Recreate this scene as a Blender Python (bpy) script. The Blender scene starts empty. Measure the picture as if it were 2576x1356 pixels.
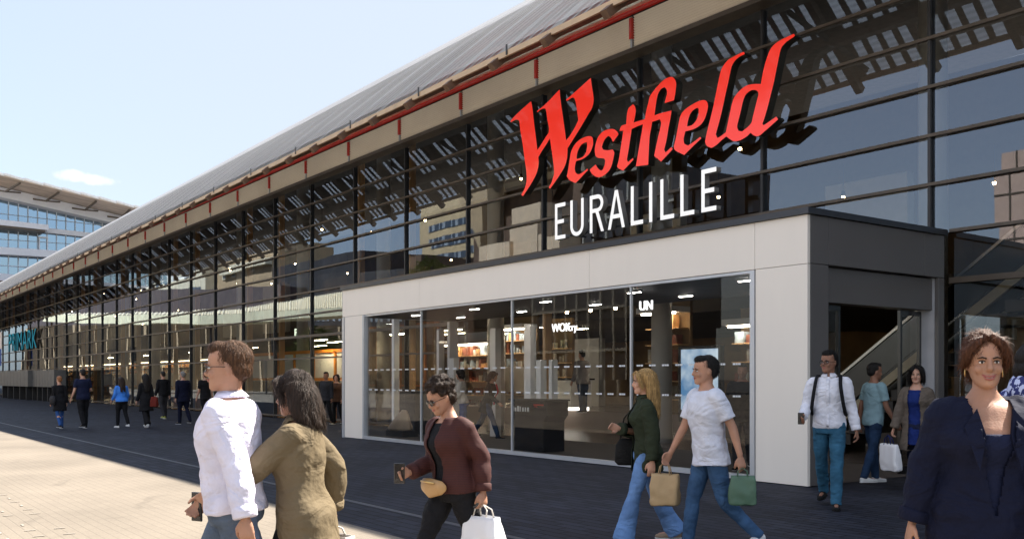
import bpy, math, random, time
from mathutils import Vector, Matrix, noise
T0 = time.time()
random.seed(7)
C = bpy.context.scene
COL = C.collection
R = math.radians

# ------------------------------------------------------------------ camera
F = 2438.0          # focal length in pixels of a 2576 px wide picture
HZ = 954.0          # horizon row
CH = 1.45           # camera height
FW = Vector((-.8084, .5886, 0)); RT = Vector((.5886, .8084, 0))
cam_d = bpy.data.cameras.new('camera'); cam = bpy.data.objects.new('camera', cam_d); COL.objects.link(cam)
cam.location = (0, 0, CH); cam.rotation_euler = (R(90), 0, math.atan2(.8084, .5886))
cam_d.sensor_width = 36; cam_d.lens = F / 2576 * 36; cam_d.shift_y = (HZ - 678) / 2576
cam_d.clip_start = .05; cam_d.clip_end = 5000
C.camera = cam
C.render.resolution_x = 1024; C.render.resolution_y = 538
# ------------------------------------------------------------------ sun and sky
SUN = Vector((.10, 1.0, 1.187)).normalized()
sl = bpy.data.lights.new('sun', 'SUN'); so = bpy.data.objects.new('sun', sl); COL.objects.link(so)
sl.energy = 4.9; sl.angle = R(.55); sl.color = (1, .93, .83)
so.rotation_euler = (-SUN).to_track_quat('-Z', 'Y').to_euler(); so.location = (0, 30, 60)
w = bpy.data.worlds.new('World'); C.world = w; w.use_nodes = True
nt = w.node_tree; nt.nodes.clear()
sky = nt.nodes.new('ShaderNodeTexSky'); sky.sky_type = 'NISHITA'; sky.sun_disc = False
sky.sun_elevation = math.asin(SUN.z); sky.sun_rotation = math.atan2(SUN.x, SUN.y)
sky.air_density = 1.0; sky.dust_density = 1.6; sky.ozone_density = 1.6
bg = nt.nodes.new('ShaderNodeBackground'); bg.inputs[1].default_value = .1
wo = nt.nodes.new('ShaderNodeOutputWorld')
# small fair-weather cloud, fixed in the sky by its direction
tc = nt.nodes.new('ShaderNodeTexCoord')
def cloud(x, y, rx, ry, seed):
    d = (FW + RT * ((x - 1288) / F) + Vector((0, 0, 1)) * ((HZ - y) / F)).normalized()
    h = Vector((0, 0, 1)).cross(d).normalized(); v = d.cross(h)
    nz = nt.nodes.new('ShaderNodeTexNoise'); nz.inputs['Scale'].default_value = 38; nz.inputs['Detail'].default_value = 6
    mp = nt.nodes.new('ShaderNodeMapping'); mp.inputs['Location'].default_value = (seed, 0, 0)
    nt.links.new(tc.outputs['Generated'], mp.inputs[0]); nt.links.new(mp.outputs[0], nz.inputs['Vector'])
    terms = []
    for ax, r in ((h, rx / F), (v, ry / F)):
        dp = nt.nodes.new('ShaderNodeVectorMath'); dp.operation = 'DOT_PRODUCT'; dp.inputs[1].default_value = ax
        nt.links.new(tc.outputs['Generated'], dp.inputs[0])
        m = nt.nodes.new('ShaderNodeMath'); m.operation = 'DIVIDE'; m.inputs[1].default_value = r
        nt.links.new(dp.outputs['Value'], m.inputs[0])
        q = nt.nodes.new('ShaderNodeMath'); q.operation = 'POWER'; q.inputs[1].default_value = 2
        ab = nt.nodes.new('ShaderNodeMath'); ab.operation = 'ABSOLUTE'
        nt.links.new(m.outputs[0], ab.inputs[0]); nt.links.new(ab.outputs[0], q.inputs[0]); terms.append(q)
    a = nt.nodes.new('ShaderNodeMath'); a.operation = 'ADD'
    nt.links.new(terms[0].outputs[0], a.inputs[0]); nt.links.new(terms[1].outputs[0], a.inputs[1])
    n2 = nt.nodes.new('ShaderNodeMath'); n2.operation = 'MULTIPLY_ADD'; n2.inputs[1].default_value = -4.2; n2.inputs[2].default_value = 2.95
    nt.links.new(nz.outputs[0], n2.inputs[0])
    s = nt.nodes.new('ShaderNodeMath'); s.operation = 'ADD'
    nt.links.new(a.outputs[0], s.inputs[0]); nt.links.new(n2.outputs[0], s.inputs[1])
    mr = nt.nodes.new('ShaderNodeMapRange'); mr.inputs['From Min'].default_value = 2.0; mr.inputs['From Max'].default_value = .7
    mr.interpolation_type = 'SMOOTHSTEP'
    nt.links.new(s.outputs[0], mr.inputs[0])
    return mr.outputs[0]
def mixcol(a, fac, col):
    m = nt.nodes.new('ShaderNodeMix'); m.data_type = 'RGBA'
    if isinstance(fac, float): m.inputs[0].default_value = fac
    else: nt.links.new(fac, m.inputs[0])
    nt.links.new(a, m.inputs[6]); m.inputs[7].default_value = (*col, 1)
    return m.outputs[2]
# milky haze on the sun's side of the sky
dh = nt.nodes.new('ShaderNodeVectorMath'); dh.operation = 'DOT_PRODUCT'; dh.inputs[1].default_value = Vector((-.25, 1, .35)).normalized()
nt.links.new(tc.outputs['Generated'], dh.inputs[0])
hz = nt.nodes.new('ShaderNodeMapRange'); hz.interpolation_type = 'SMOOTHSTEP'; hz.inputs['From Min'].default_value = -.35; hz.inputs['From Max'].default_value = .75; hz.inputs['To Min'].default_value = .0; hz.inputs['To Max'].default_value = .88
hb = nt.nodes.new('ShaderNodeMapRange'); hb.interpolation_type = 'SMOOTHSTEP'; hb.inputs['From Min'].default_value = .3; hb.inputs['From Max'].default_value = -.4; hb.inputs['To Min'].default_value = .0; hb.inputs['To Max'].default_value = .5
nt.links.new(dh.outputs['Value'], hb.inputs[0])
nt.links.new(dh.outputs['Value'], hz.inputs[0])
cur = mixcol(sky.outputs[0], hb.outputs[0], (4.3, 4.0, 3.75))       # sky opposite the sun brightened as fill for the shaded front
cur = mixcol(cur, hz.outputs[0], (2.36, 2.6, 2.92))
cur = mixcol(cur, cloud(196, 443, 46, 15, 0), (3.6, 3.65, 3.7))
cur = mixcol(cur, cloud(250, 456, 62, 13, 3.1), (3.6, 3.65, 3.7))
nt.links.new(cur, bg.inputs[0]); nt.links.new(bg.outputs[0], wo.inputs[0])
C.view_settings.view_transform = 'Standard'; C.view_settings.look = 'None'
C.view_settings.exposure = 1.7; C.view_settings.gamma = 1; C.view_settings.use_curve_mapping = False
C.cycles.use_denoising = True
C.cycles.max_bounces = 7; C.cycles.diffuse_bounces = 3; C.cycles.glossy_bounces = 3; C.cycles.transparent_max_bounces = 10
C.cycles.caustics_reflective = False; C.cycles.caustics_refractive = False; C.cycles.sample_clamp_indirect = 4

# ------------------------------------------------------------------ picture -> place
def ray(x):
    t = (x - 1288) / F
    return FW.x + RT.x * t, FW.y + RT.y * t
def onY(x, y, Y):                 # point of the vertical plane Y = const seen at pixel x, y
    a, b = ray(x); s = Y / b
    return Vector((a * s, Y, CH + (HZ - y) / F * s))
def onX(x, y, X):
    a, b = ray(x); s = X / a
    return Vector((X, b * s, CH + (HZ - y) / F * s))
def at(x, depth, z=0.0):
    a, b = ray(x)
    return Vector((a * depth, b * depth, z))
YG = 14.4                          # plane of the glass front
def mir(x, y, Yv):                 # place of what is mirrored at x, y with mirror depth Yv
    p = onY(x, y, Yv); return Vector((p.x, 2 * YG - Yv, p.z))

# ------------------------------------------------------------------ materials
MATS = {}
def newmat(name):
    m = bpy.data.materials.new(name); m.use_nodes = True; n = m.node_tree; n.nodes.clear()
    return m, n
def lnk(n, a, b): n.links.new(a, b)
def pmat(name, col, rough=.6, metal=0, var=.12, scale=3.0, bump=.0, bscale=40, spec=.5, emit=None, estr=0, stretch=(1, 1, 1), coat=0, trans=0):
    if name in MATS: return MATS[name]
    m, n = newmat(name)
    o = n.nodes.new('ShaderNodeOutputMaterial'); p = n.nodes.new('ShaderNodeBsdfPrincipled')
    tcn = n.nodes.new('ShaderNodeTexCoord'); mp = n.nodes.new('ShaderNodeMapping'); mp.inputs['Scale'].default_value = stretch
    lnk(n, tcn.outputs['Object'], mp.inputs[0])
    nz = n.nodes.new('ShaderNodeTexNoise'); nz.inputs['Scale'].default_value = scale; nz.inputs['Detail'].default_value = 6
    lnk(n, mp.outputs[0], nz.inputs['Vector'])
    cr = n.nodes.new('ShaderNodeValToRGB')
    cr.color_ramp.elements[0].position = .3; cr.color_ramp.elements[1].position = .7
    cr.color_ramp.elements[0].color = (*[c * (1 - var) for c in col], 1)
    cr.color_ramp.elements[1].color = (*[min(1, c * (1 + var)) for c in col], 1)
    lnk(n, nz.outputs[0], cr.inputs[0]); lnk(n, cr.outputs[0], p.inputs['Base Color'])
    p.inputs['Roughness'].default_value = rough; p.inputs['Metallic'].default_value = metal
    p.inputs['Specular IOR Level'].default_value = spec
    p.inputs['Coat Weight'].default_value = coat; p.inputs['Coat Roughness'].default_value = .05
    if emit: p.inputs['Emission Color'].default_value = (*emit, 1); p.inputs['Emission Strength'].default_value = estr
    if bump:
        b = n.nodes.new('ShaderNodeBump'); b.inputs['Strength'].default_value = bump; b.inputs['Distance'].default_value = .01
        n3 = n.nodes.new('ShaderNodeTexNoise'); n3.inputs['Scale'].default_value = bscale; n3.inputs['Detail'].default_value = 4
        lnk(n, mp.outputs[0], n3.inputs['Vector']); lnk(n, n3.outputs[0], b.inputs['Height']); lnk(n, b.outputs[0], p.inputs['Normal'])
    if trans:
        t = n.nodes.new('ShaderNodeBsdfTranslucent'); lnk(n, cr.outputs[0], t.inputs[0])
        mx = n.nodes.new('ShaderNodeMixShader'); mx.inputs[0].default_value = trans
        lnk(n, p.outputs[0], mx.inputs[1]); lnk(n, t.outputs[0], mx.inputs[2]); lnk(n, mx.outputs[0], o.inputs[0])
    else: lnk(n, p.outputs[0], o.inputs[0])
    MATS[name] = m; return m
def glassmat(name, tint=(.62, .62, .6), ior=1.9, wave=.25, wscale=.55, rtint=(1, 1, 1), tilt=.007):
    m, n = newmat(name)
    o = n.nodes.new('ShaderNodeOutputMaterial')
    t = n.nodes.new('ShaderNodeBsdfTransparent'); t.inputs[0].default_value = (*tint, 1)
    g = n.nodes.new('ShaderNodeBsdfGlossy'); g.inputs['Roughness'].default_value = 0.0; g.inputs['Color'].default_value = (*rtint, 1)
    f = n.nodes.new('ShaderNodeFresnel'); f.inputs[0].default_value = ior
    geo = n.nodes.new('ShaderNodeNewGeometry')
    mx = n.nodes.new('ShaderNodeMixShader'); lnk(n, f.outputs[0], mx.inputs[0]); lnk(n, t.outputs[0], mx.inputs[1]); lnk(n, g.outputs[0], mx.inputs[2])
    nz = n.nodes.new('ShaderNodeTexNoise'); nz.inputs['Scale'].default_value = wscale; nz.inputs['Detail'].default_value = 1
    lnk(n, geo.outputs['Position'], nz.inputs['Vector'])
    b = n.nodes.new('ShaderNodeBump'); b.inputs['Strength'].default_value = wave; b.inputs['Distance'].default_value = .01
    sn = n.nodes.new('ShaderNodeVectorMath'); sn.operation = 'SNAP'; sn.inputs[1].default_value = (3.32, 50, .77); of = n.nodes.new('ShaderNodeVectorMath'); of.operation = 'ADD'; of.inputs[1].default_value = (8.5 + 332, 0, 77 - 2.98 + .77 * 3)
    lnk(n, geo.outputs['Position'], of.inputs[0]); lnk(n, of.outputs[0], sn.inputs[0])
    wn = n.nodes.new('ShaderNodeTexWhiteNoise'); wn.noise_dimensions = '3D'; lnk(n, sn.outputs[0], wn.inputs['Vector'])
    su = n.nodes.new('ShaderNodeVectorMath'); su.operation = 'SUBTRACT'; su.inputs[1].default_value = (.5, .5, .5); lnk(n, wn.outputs['Color'], su.inputs[0])
    sc = n.nodes.new('ShaderNodeVectorMath'); sc.operation = 'SCALE'; sc.inputs['Scale'].default_value = tilt; lnk(n, su.outputs[0], sc.inputs[0])
    ad = n.nodes.new('ShaderNodeVectorMath'); ad.operation = 'ADD'; lnk(n, geo.outputs['Normal'], ad.inputs[0]); lnk(n, sc.outputs[0], ad.inputs[1])
    nm = n.nodes.new('ShaderNodeVectorMath'); nm.operation = 'NORMALIZE'; lnk(n, ad.outputs[0], nm.inputs[0]); lnk(n, nm.outputs[0], b.inputs['Normal'])
    lnk(n, nz.outputs[0], b.inputs['Height']); lnk(n, b.outputs[0], g.inputs['Normal'])
    lnk(n, mx.outputs[0], o.inputs[0]); MATS[name] = m; return m
def emat(name, col, s):
    m, n = newmat(name); o = n.nodes.new('ShaderNodeOutputMaterial'); e = n.nodes.new('ShaderNodeEmission')
    e.inputs[0].default_value = (*col, 1); e.inputs[1].default_value = s; lnk(n, e.outputs[0], o.inputs[0]); MATS[name] = m; return m
def pavemat(name, c1, c2, cm, bw, bh, rough, mortar=.012, rot=0, offs=.5, gum=.75, bump=.5, spec=.3, patch=.15):
    m, n = newmat(name)
    o = n.nodes.new('ShaderNodeOutputMaterial'); p = n.nodes.new('ShaderNodeBsdfPrincipled')
    tcn = n.nodes.new('ShaderNodeTexCoord'); mp = n.nodes.new('ShaderNodeMapping'); mp.inputs['Rotation'].default_value = (0, 0, rot)
    lnk(n, tcn.outputs['Object'], mp.inputs[0])
    br = n.nodes.new('ShaderNodeTexBrick'); br.inputs['Scale'].default_value = 1
    br.inputs['Brick Width'].default_value = bw; br.inputs['Row Height'].default_value = bh; br.inputs['Mortar Size'].default_value = mortar
    br.inputs['Mortar Smooth'].default_value = .4; br.offset = offs
    br.inputs['Color1'].default_value = (*c1, 1); br.inputs['Color2'].default_value = (*c2, 1); br.inputs['Mortar'].default_value = (*cm, 1)
    lnk(n, mp.outputs[0], br.inputs['Vector'])
    nz = n.nodes.new('ShaderNodeTexNoise'); nz.inputs['Scale'].default_value = .5; nz.inputs['Detail'].default_value = 7
    lnk(n, tcn.outputs['Object'], nz.inputs['Vector'])
    mr = n.nodes.new('ShaderNodeMapRange'); mr.inputs['From Min'].default_value = .3; mr.inputs['From Max'].default_value = .7
    mr.inputs['To Min'].default_value = 1 - patch; mr.inputs['To Max'].default_value = 1 + patch
    lnk(n, nz.outputs[0], mr.inputs[0])
    n4 = n.nodes.new('ShaderNodeTexNoise'); n4.inputs['Scale'].default_value = 60; n4.inputs['Detail'].default_value = 3
    lnk(n, tcn.outputs['Object'], n4.inputs['Vector'])
    m4 = n.nodes.new('ShaderNodeMapRange'); m4.inputs['To Min'].default_value = .75; m4.inputs['To Max'].default_value = 1.25
    lnk(n, n4.outputs[0], m4.inputs[0])
    mm0 = n.nodes.new('ShaderNodeMath'); mm0.operation = 'MULTIPLY'; lnk(n, mr.outputs[0], mm0.inputs[0]); lnk(n, m4.outputs[0], mm0.inputs[1])
    vo = n.nodes.new('ShaderNodeTexVoronoi'); vo.inputs['Scale'].default_value = 2.2; lnk(n, tcn.outputs['Object'], vo.inputs['Vector'])
    vm = n.nodes.new('ShaderNodeMapRange'); vm.inputs['From Min'].default_value = .045; vm.inputs['From Max'].default_value = .075; vm.inputs['To Min'].default_value = gum; vm.inputs['To Max'].default_value = 1
    lnk(n, vo.outputs['Distance'], vm.inputs[0])
    ns = n.nodes.new('ShaderNodeTexNoise'); ns.inputs['Scale'].default_value = .9; ns.inputs['Detail'].default_value = 3; ns.inputs['Distortion'].default_value = 1.5; lnk(n, tcn.outputs['Object'], ns.inputs['Vector'])
    nsm = n.nodes.new('ShaderNodeMapRange'); nsm.inputs['From Min'].default_value = .62; nsm.inputs['From Max'].default_value = .74; nsm.inputs['To Min'].default_value = 1; nsm.inputs['To Max'].default_value = .8; lnk(n, ns.outputs[0], nsm.inputs[0])
    mm1 = n.nodes.new('ShaderNodeMath'); mm1.operation = 'MULTIPLY'; lnk(n, vm.outputs[0], mm1.inputs[0]); lnk(n, nsm.outputs[0], mm1.inputs[1])
    mm = n.nodes.new('ShaderNodeMath'); mm.operation = 'MULTIPLY'; lnk(n, mm0.outputs[0], mm.inputs[0]); lnk(n, mm1.outputs[0], mm.inputs[1])
    mu = n.nodes.new('ShaderNodeVectorMath'); mu.operation = 'SCALE'
    lnk(n, br.outputs[0], mu.inputs[0]); lnk(n, mm.outputs[0], mu.inputs['Scale']); lnk(n, mu.outputs[0], p.inputs['Base Color'])
    p.inputs['Roughness'].default_value = rough; p.inputs['Specular IOR Level'].default_value = spec
    b = n.nodes.new('ShaderNodeBump'); b.inputs['Strength'].default_value = bump; b.inputs['Distance'].default_value = .008; b.invert = True
    lnk(n, br.outputs['Fac'], b.inputs['Height'])
    b2 = n.nodes.new('ShaderNodeBump'); b2.inputs['Strength'].default_value = .3; b2.inputs['Distance'].default_value = .004
    lnk(n, n4.outputs[0], b2.inputs['Height']); lnk(n, b.outputs[0], b2.inputs['Normal']); lnk(n, b2.outputs[0], p.inputs['Normal'])
    lnk(n, p.outputs[0], o.inputs[0]); MATS[name] = m; return m

M = lambda k: MATS[k]
pavemat('shade_dark_pavers', (.033, .037, .053), (.017, .019, .028), (.007, .007, .009), .42, .14, .7, .012, bump=.6, spec=.15, gum=1.7, patch=.25)  # dark bluish tone carries part of the roof's shade
pavemat('pale_stone', (.200, .170, .134), (.192, .163, .129), (.175, .149, .118), .30, .10, .75, .008, bump=.4)
pavemat('warm_stone', (.176, .145, .120), (.168, .138, .114), (.146, .12, .1), .30, .10, .75, .008, bump=.4)
pmat('asphalt', (.08, .08, .08), .9, bump=.4, bscale=80)
pmat('steel_dark', (.035, .035, .037), .42, .3, var=.15)
pmat('rail_brown', (.10, .08, .062), .5, .2, var=.2)
pmat('white_panel', (.88, .82, .735), .36, var=.016, scale=1.2, bump=.03, bscale=3, stretch=(2.5, 2.5, .35))
pmat('grey_panel', (.115, .108, .105), .4, var=.04, scale=1, coat=.15)
pmat('coping', (.045, .05, .06), .35, .3, var=.05)
pmat('alu', (.55, .58, .62), .35, .5, var=.05)
pmat('louvre', (.94, .86, .73), .5, .0, var=.08, scale=.5)
pmat('louvre_back', (.5, .42, .33), .7)
pmat('red_paint', (.62, .03, .018), .35, coat=.3, var=.08)
pmat('red_face', (.85, .035, .02), .25, coat=.25, var=.03, scale=.5, emit=(1, .04, .02), estr=.15)  # faint glow added to lift the brightness of the red faces
pmat('sign_side', (.03, .032, .028), .35, .2)
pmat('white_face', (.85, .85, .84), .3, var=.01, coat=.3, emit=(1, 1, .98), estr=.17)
pmat('white_side', (.34, .34, .34), .4, .2)
pmat('rafter_brown', (.15, .085, .05), .6, var=.25, stretch=(3, .3, 3))
pmat('batten_brown', (.16, .11, .08), .65, var=.25)
pmat('translucent_panel', (.62, .61, .59), .6, var=.15, scale=6, stretch=(.4, 8, 1), trans=.55)
pmat('eave_trim', (.58, .42, .26), .5, .1)
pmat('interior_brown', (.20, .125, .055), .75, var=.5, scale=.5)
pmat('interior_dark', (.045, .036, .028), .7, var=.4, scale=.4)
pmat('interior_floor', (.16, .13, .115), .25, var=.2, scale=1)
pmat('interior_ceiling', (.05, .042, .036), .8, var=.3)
pmat('column_pale', (.52, .52, .50), .35, var=.05)
pmat('column_wood', (.68, .42, .20), .5, var=.15, stretch=(4, 4, .3))
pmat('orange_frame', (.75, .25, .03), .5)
pmat('hoarding_white', (.58, .56, .50), .6, var=.08)
pmat('white_paint', (.78, .78, .76), .45, var=.04)
pmat('black_gloss', (.012, .012, .013), .2, coat=.3)
pmat('black_matt', (.014, .014, .015), .7)
pmat('stainless', (.42, .42, .40), .28, .9, var=.05)
glassmat('facade_glass', (.84, .83, .78), 2.2, .26, .5, (.70, .83, 1)); glassmat('portal_glass', (.88, .88, .87), 1.42, .06)
glassmat('far_glass', (.1, .14, .2), 4.5, .6, .25, (.62, .82, 1))
emat('lamp_dim', (1, .8, .5), 3); emat('lamp_warm', (1, .72, .40), 22); emat('lamp_white', (1, .93, .85), 26); emat('lamp_strip', (1, .82, .52), 34); emat('lamp_shop', (1, .86, .66), 8)
emat('cyan_glow', (.05, .34, .46), .18); emat('white_glow', (1, 1, 1), .7); emat('cream_glow', (.75, .9, .7), .7)
emat('green_glow', (.35, 1, .1), 1.2); emat('counter_glow', (1, .93, .82), 1.1)

# roof cladding: grey panels with seams that run along the roof and fixings
def roofmat():
    m, n = newmat('roof_sheet'); o = n.nodes.new('ShaderNodeOutputMaterial'); p = n.nodes.new('ShaderNodeBsdfPrincipled')
    tcn = n.nodes.new('ShaderNodeTexCoord')
    br = n.nodes.new('ShaderNodeTexBrick'); br.inputs['Scale'].default_value = 1; br.inputs['Brick Width'].default_value = 3.32
    br.inputs['Row Height'].default_value = .55; br.inputs['Mortar Size'].default_value = .012; br.offset = .5
    br.inputs['Color1'].default_value = (.36, .352, .35, 1); br.inputs['Color2'].default_value = (.34, .334, .335, 1); br.inputs['Mortar'].default_value = (.43, .42, .41, 1)
    lnk(n, tcn.outputs['Object'], br.inputs['Vector'])
    v = n.nodes.new('ShaderNodeTexVoronoi'); v.inputs['Scale'].default_value = 1.5; lnk(n, tcn.outputs['Object'], v.inputs['Vector'])
    st = n.nodes.new('ShaderNodeMath'); st.operation = 'LESS_THAN'; st.inputs[1].default_value = .055; lnk(n, v.outputs['Distance'], st.inputs[0])
    mx = n.nodes.new('ShaderNodeMix'); mx.data_type = 'RGBA'; lnk(n, st.outputs[0], mx.inputs[0]); lnk(n, br.outputs[0], mx.inputs[6]); mx.inputs[7].default_value = (.7, .7, .7, 1)
    nz = n.nodes.new('ShaderNodeTexNoise'); nz.inputs['Scale'].default_value = .35; nz.inputs['Detail'].default_value = 6; lnk(n, tcn.outputs['Object'], nz.inputs['Vector'])
    mr = n.nodes.new('ShaderNodeMapRange'); mr.inputs['To Min'].default_value = .8; mr.inputs['To Max'].default_value = 1.2; lnk(n, nz.outputs[0], mr.inputs[0])
    mu = n.nodes.new('ShaderNodeVectorMath'); mu.operation = 'SCALE'; lnk(n, mx.outputs[2], mu.inputs[0]); lnk(n, mr.outputs[0], mu.inputs['Scale'])
    lnk(n, mu.outputs[0], p.inputs['Base Color']); p.inputs['Roughness'].default_value = .5; p.inputs['Metallic'].default_value = .15
    b = n.nodes.new('ShaderNodeBump'); b.inputs['Strength'].default_value = .12; b.inputs['Distance'].default_value = .004
    lnk(n, br.outputs['Fac'], b.inputs['Height']); lnk(n, b.outputs[0], p.inputs['Normal'])
    lnk(n, p.outputs[0], o.inputs[0]); MATS['roof_sheet'] = m
roofmat()

# ------------------------------------------------------------------ mesh helpers
class MB:
    def __init__(s): s.v = []; s.f = []
    def add(s, vs, fs):
        k = len(s.v); s.v += [tuple(v) for v in vs]; s.f += [tuple(i + k for i in f) for f in fs]; return s
    def box(s, x0, x1, y0, y1, z0, z1):
        vs = [(x0, y0, z0), (x1, y0, z0), (x1, y1, z0), (x0, y1, z0), (x0, y0, z1), (x1, y0, z1), (x1, y1, z1), (x0, y1, z1)]
        return s.add(vs, [(0, 3, 2, 1), (4, 5, 6, 7), (0, 1, 5, 4), (1, 2, 6, 5), (2, 3, 7, 6), (3, 0, 4, 7)])
    def quad(s, a, b, c, d): return s.add([a, b, c, d], [(0, 1, 2, 3)])
    def bar(s, a, b, w, h=None, up=(0, 0, 1)):
        a = Vector(a); b = Vector(b); h = h or w; d = (b - a).normalized(); u = Vector(up)
        if abs(d.dot(u)) > .98: u = Vector((1, 0, 0))
        sx = d.cross(u).normalized() * w / 2; sz = sx.cross(d).normalized() * h / 2
        vs = [a - sx - sz, a + sx - sz, a + sx + sz, a - sx + sz, b - sx - sz, b + sx - sz, b + sx + sz, b - sx + sz]
        return s.add(vs, [(0, 3, 2, 1)[::-1], (4, 5, 6, 7)[::-1], (0, 1, 5, 4)[::-1], (1, 2, 6, 5)[::-1], (2, 3, 7, 6)[::-1], (3, 0, 4, 7)[::-1]])
    def tube(s, pts, rad, n=10, caps=True):
        pts = [Vector(p) for p in pts]; base = len(s.v)
        if not isinstance(rad, (list, tuple)): rad = [rad] * len(pts)
        ref = None
        for i, p in enumerate(pts):
            d = (pts[min(i + 1, len(pts) - 1)] - pts[max(i - 1, 0)]).normalized()
            if ref is None: ref = Vector((1, 0, 0)) if abs(d.x) < .9 else Vector((0, 1, 0))
            a = (ref - d * ref.dot(d)).normalized(); b = d.cross(a); ref = a
            r = rad[i]; ra, rb = (r if isinstance(r, (tuple, list)) else (r, r))
            for k in range(n):
                t = 2 * math.pi * k / n
                s.v.append(tuple(p + a * math.cos(t) * ra + b * math.sin(t) * rb))
            if i:
                for k in range(n):
                    q = base + (i - 1) * n
                    s.f.append((q + k, q + (k + 1) % n, q + n + (k + 1) % n, q + n + k))
        if caps:
            s.f.append(tuple(base + k for k in range(n))[::-1]); q = base + (len(pts) - 1) * n
            s.f.append(tuple(q + k for k in range(n)))
        return s
    def rings(s, rl, n=20):      # rl: list of (centre, ax vector, ay vector)
        base = len(s.v)
        for i, (c, ax, ay) in enumerate(rl):
            for k in range(n):
                t = 2 * math.pi * k / n; s.v.append(tuple(c + ax * math.cos(t) + ay * math.sin(t)))
            if i:
                q = base + (i - 1) * n
                for k in range(n): s.f.append((q + k, q + (k + 1) % n, q + n + (k + 1) % n, q + n + k))
        s.f.append(tuple(base + k for k in range(n))[::-1]); q = base + (len(rl) - 1) * n
        s.f.append(tuple(q + k for k in range(n))); return s
    def ell(s, c, r, nu=16, nv=10, rot=None):
        c = Vector(c); base = len(s.v); vs = []
        for j in range(nv + 1):
            ph = math.pi * (j + .001) / (nv + .002)
            for i in range(nu):
                th = 2 * math.pi * i / nu
                q = Vector((r[0] * math.sin(ph) * math.cos(th), r[1] * math.sin(ph) * math.sin(th), -r[2] * math.cos(ph)))
                if rot is not None: q = rot @ q
                vs.append(c + q)
        fs = [(j * nu + i, j * nu + (i + 1) % nu, (j + 1) * nu + (i + 1) % nu, (j + 1) * nu + i) for j in range(nv) for i in range(nu)]
        fs += [tuple(range(nu))[::-1], tuple(nv * nu + i for i in range(nu))]
        return s.add(vs, fs)
    def mesh(s, name):
        me = bpy.data.meshes.new(name); me.from_pydata(s.v, [], s.f); me.validate(); me.update(); return me
    def build(s, name, mat, parent=None, smooth=False, loc=None):
        me = s.mesh(name); me.materials.append(M(mat) if isinstance(mat, str) else mat)
        if smooth: me.polygons.foreach_set('use_smooth', [True] * len(me.polygons))
        o = bpy.data.objects.new(name, me); COL.objects.link(o)
        if parent is not None: o.parent = parent
        if loc is not None: o.location = loc
        return o
def tag(o, label=None, cat=None, group=None, kind=None):
    if label: o['label'] = label
    if cat: o['category'] = cat
    if group: o['group'] = group
    if kind: o['kind'] = kind
    return o
def empty(name, loc=(0, 0, 0), rz=0):
    o = bpy.data.objects.new(name, None); COL.objects.link(o); o.location = loc; o.rotation_euler = (0, 0, rz); o.empty_display_size = .2
    return o
def bevel(o, w=.01, seg=2):
    m = o.modifiers.new('bevel', 'BEVEL'); m.width = w; m.segments = seg; m.limit_method = 'ANGLE'; return o
def mcopy(o, parent=None):
    c = o.copy(); COL.objects.link(c)
    if parent is not None: c.parent = parent
    return c
def copy_tree(o, parent=None):
    c = mcopy(o, parent)
    for ch in list(o.children): copy_tree(ch, c)
    return c
def curve_mesh(polys, depth, name, mats, parent, place, bev=0):
    """outlines in a flat plane (u, v) -> solid letters; place maps (u, v, w) to the scene"""
    cu = bpy.data.curves.new(name, 'CURVE'); cu.dimensions = '2D'; cu.fill_mode = 'BOTH'; cu.extrude = depth / 2
    for pl in polys:
        sp = cu.splines.new('POLY'); sp.points.add(len(pl) - 1)
        for i, (u, v) in enumerate(pl): sp.points[i].co = (u, v, 0, 1)
        sp.use_cyclic_u = True
    return _solid(cu, name, mats, parent, place)
def text_mesh(txt, size, depth, name, mats, parent, place, sx=1, align='LEFT'):
    cu = bpy.data.curves.new(name, 'FONT'); cu.body = txt; cu.size = size; cu.extrude = depth / 2; cu.align_x = align
    return _solid(cu, name, mats, parent, place, sx)
def _solid(cu, name, mats, parent, place, sx=1):
    ob = bpy.data.objects.new('tmp', cu); COL.objects.link(ob)
    dg = bpy.context.evaluated_depsgraph_get(); me = bpy.data.meshes.new_from_object(ob.evaluated_get(dg))
    bpy.data.objects.remove(ob)
    me.materials.clear()
    for m in mats: me.materials.append(M(m))
    for p in me.polygons: p.material_index = 0 if abs(p.normal.z) > .9 and p.center.z > 0 else len(mats) - 1
    for v in me.vertices: v.co = place(v.co.x * sx, v.co.y, v.co.z)
    me.update(); me.name = name
    o = bpy.data.objects.new(name, me); COL.objects.link(o)
    if parent is not None: o.parent = parent
    return o
def smoothpoly(pts, n=3, sharp=40):
    """Catmull-Rom through the digitised outline, keeping its sharp corners"""
    out = []; N = len(pts); P = [Vector(p) for p in pts]
    def corner(i):
        a = (P[i] - P[i - 1]); b = (P[(i + 1) % N] - P[i])
        return a.angle(b, 0) > R(sharp)
    cs = [corner(i) for i in range(N)]
    for i in range(N):
        p1, p2 = P[i], P[(i + 1) % N]
        p0 = P[i - 1] if not cs[i] else p1 - (p2 - p1)
        p3 = P[(i + 2) % N] if not cs[(i + 1) % N] else p2 + (p2 - p1)
        for k in range(n):
            t = k / n
            q = .5 * ((2 * p1) + (p2 - p0) * t + (2 * p0 - 5 * p1 + 4 * p2 - p3) * t * t + (3 * p1 - p0 - 3 * p2 + p3) * t ** 3)
            out.append((q.x, q.y))
    return out
#--STRUCTURE--
WROOT = set()
def wroot(name, loc, label, cat, group=None):
    o = empty(name, loc); tag(o, label, cat, group); WROOT.add(o.name); return o
def wp(mb, name, mat, root, smooth=False):
    """a part given in scene coordinates under a root that stands at its own base"""
    o = mb.build(name, mat, root, smooth)
    if root is not None and root.name in WROOT: o.location = -root.location
    return o

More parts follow.
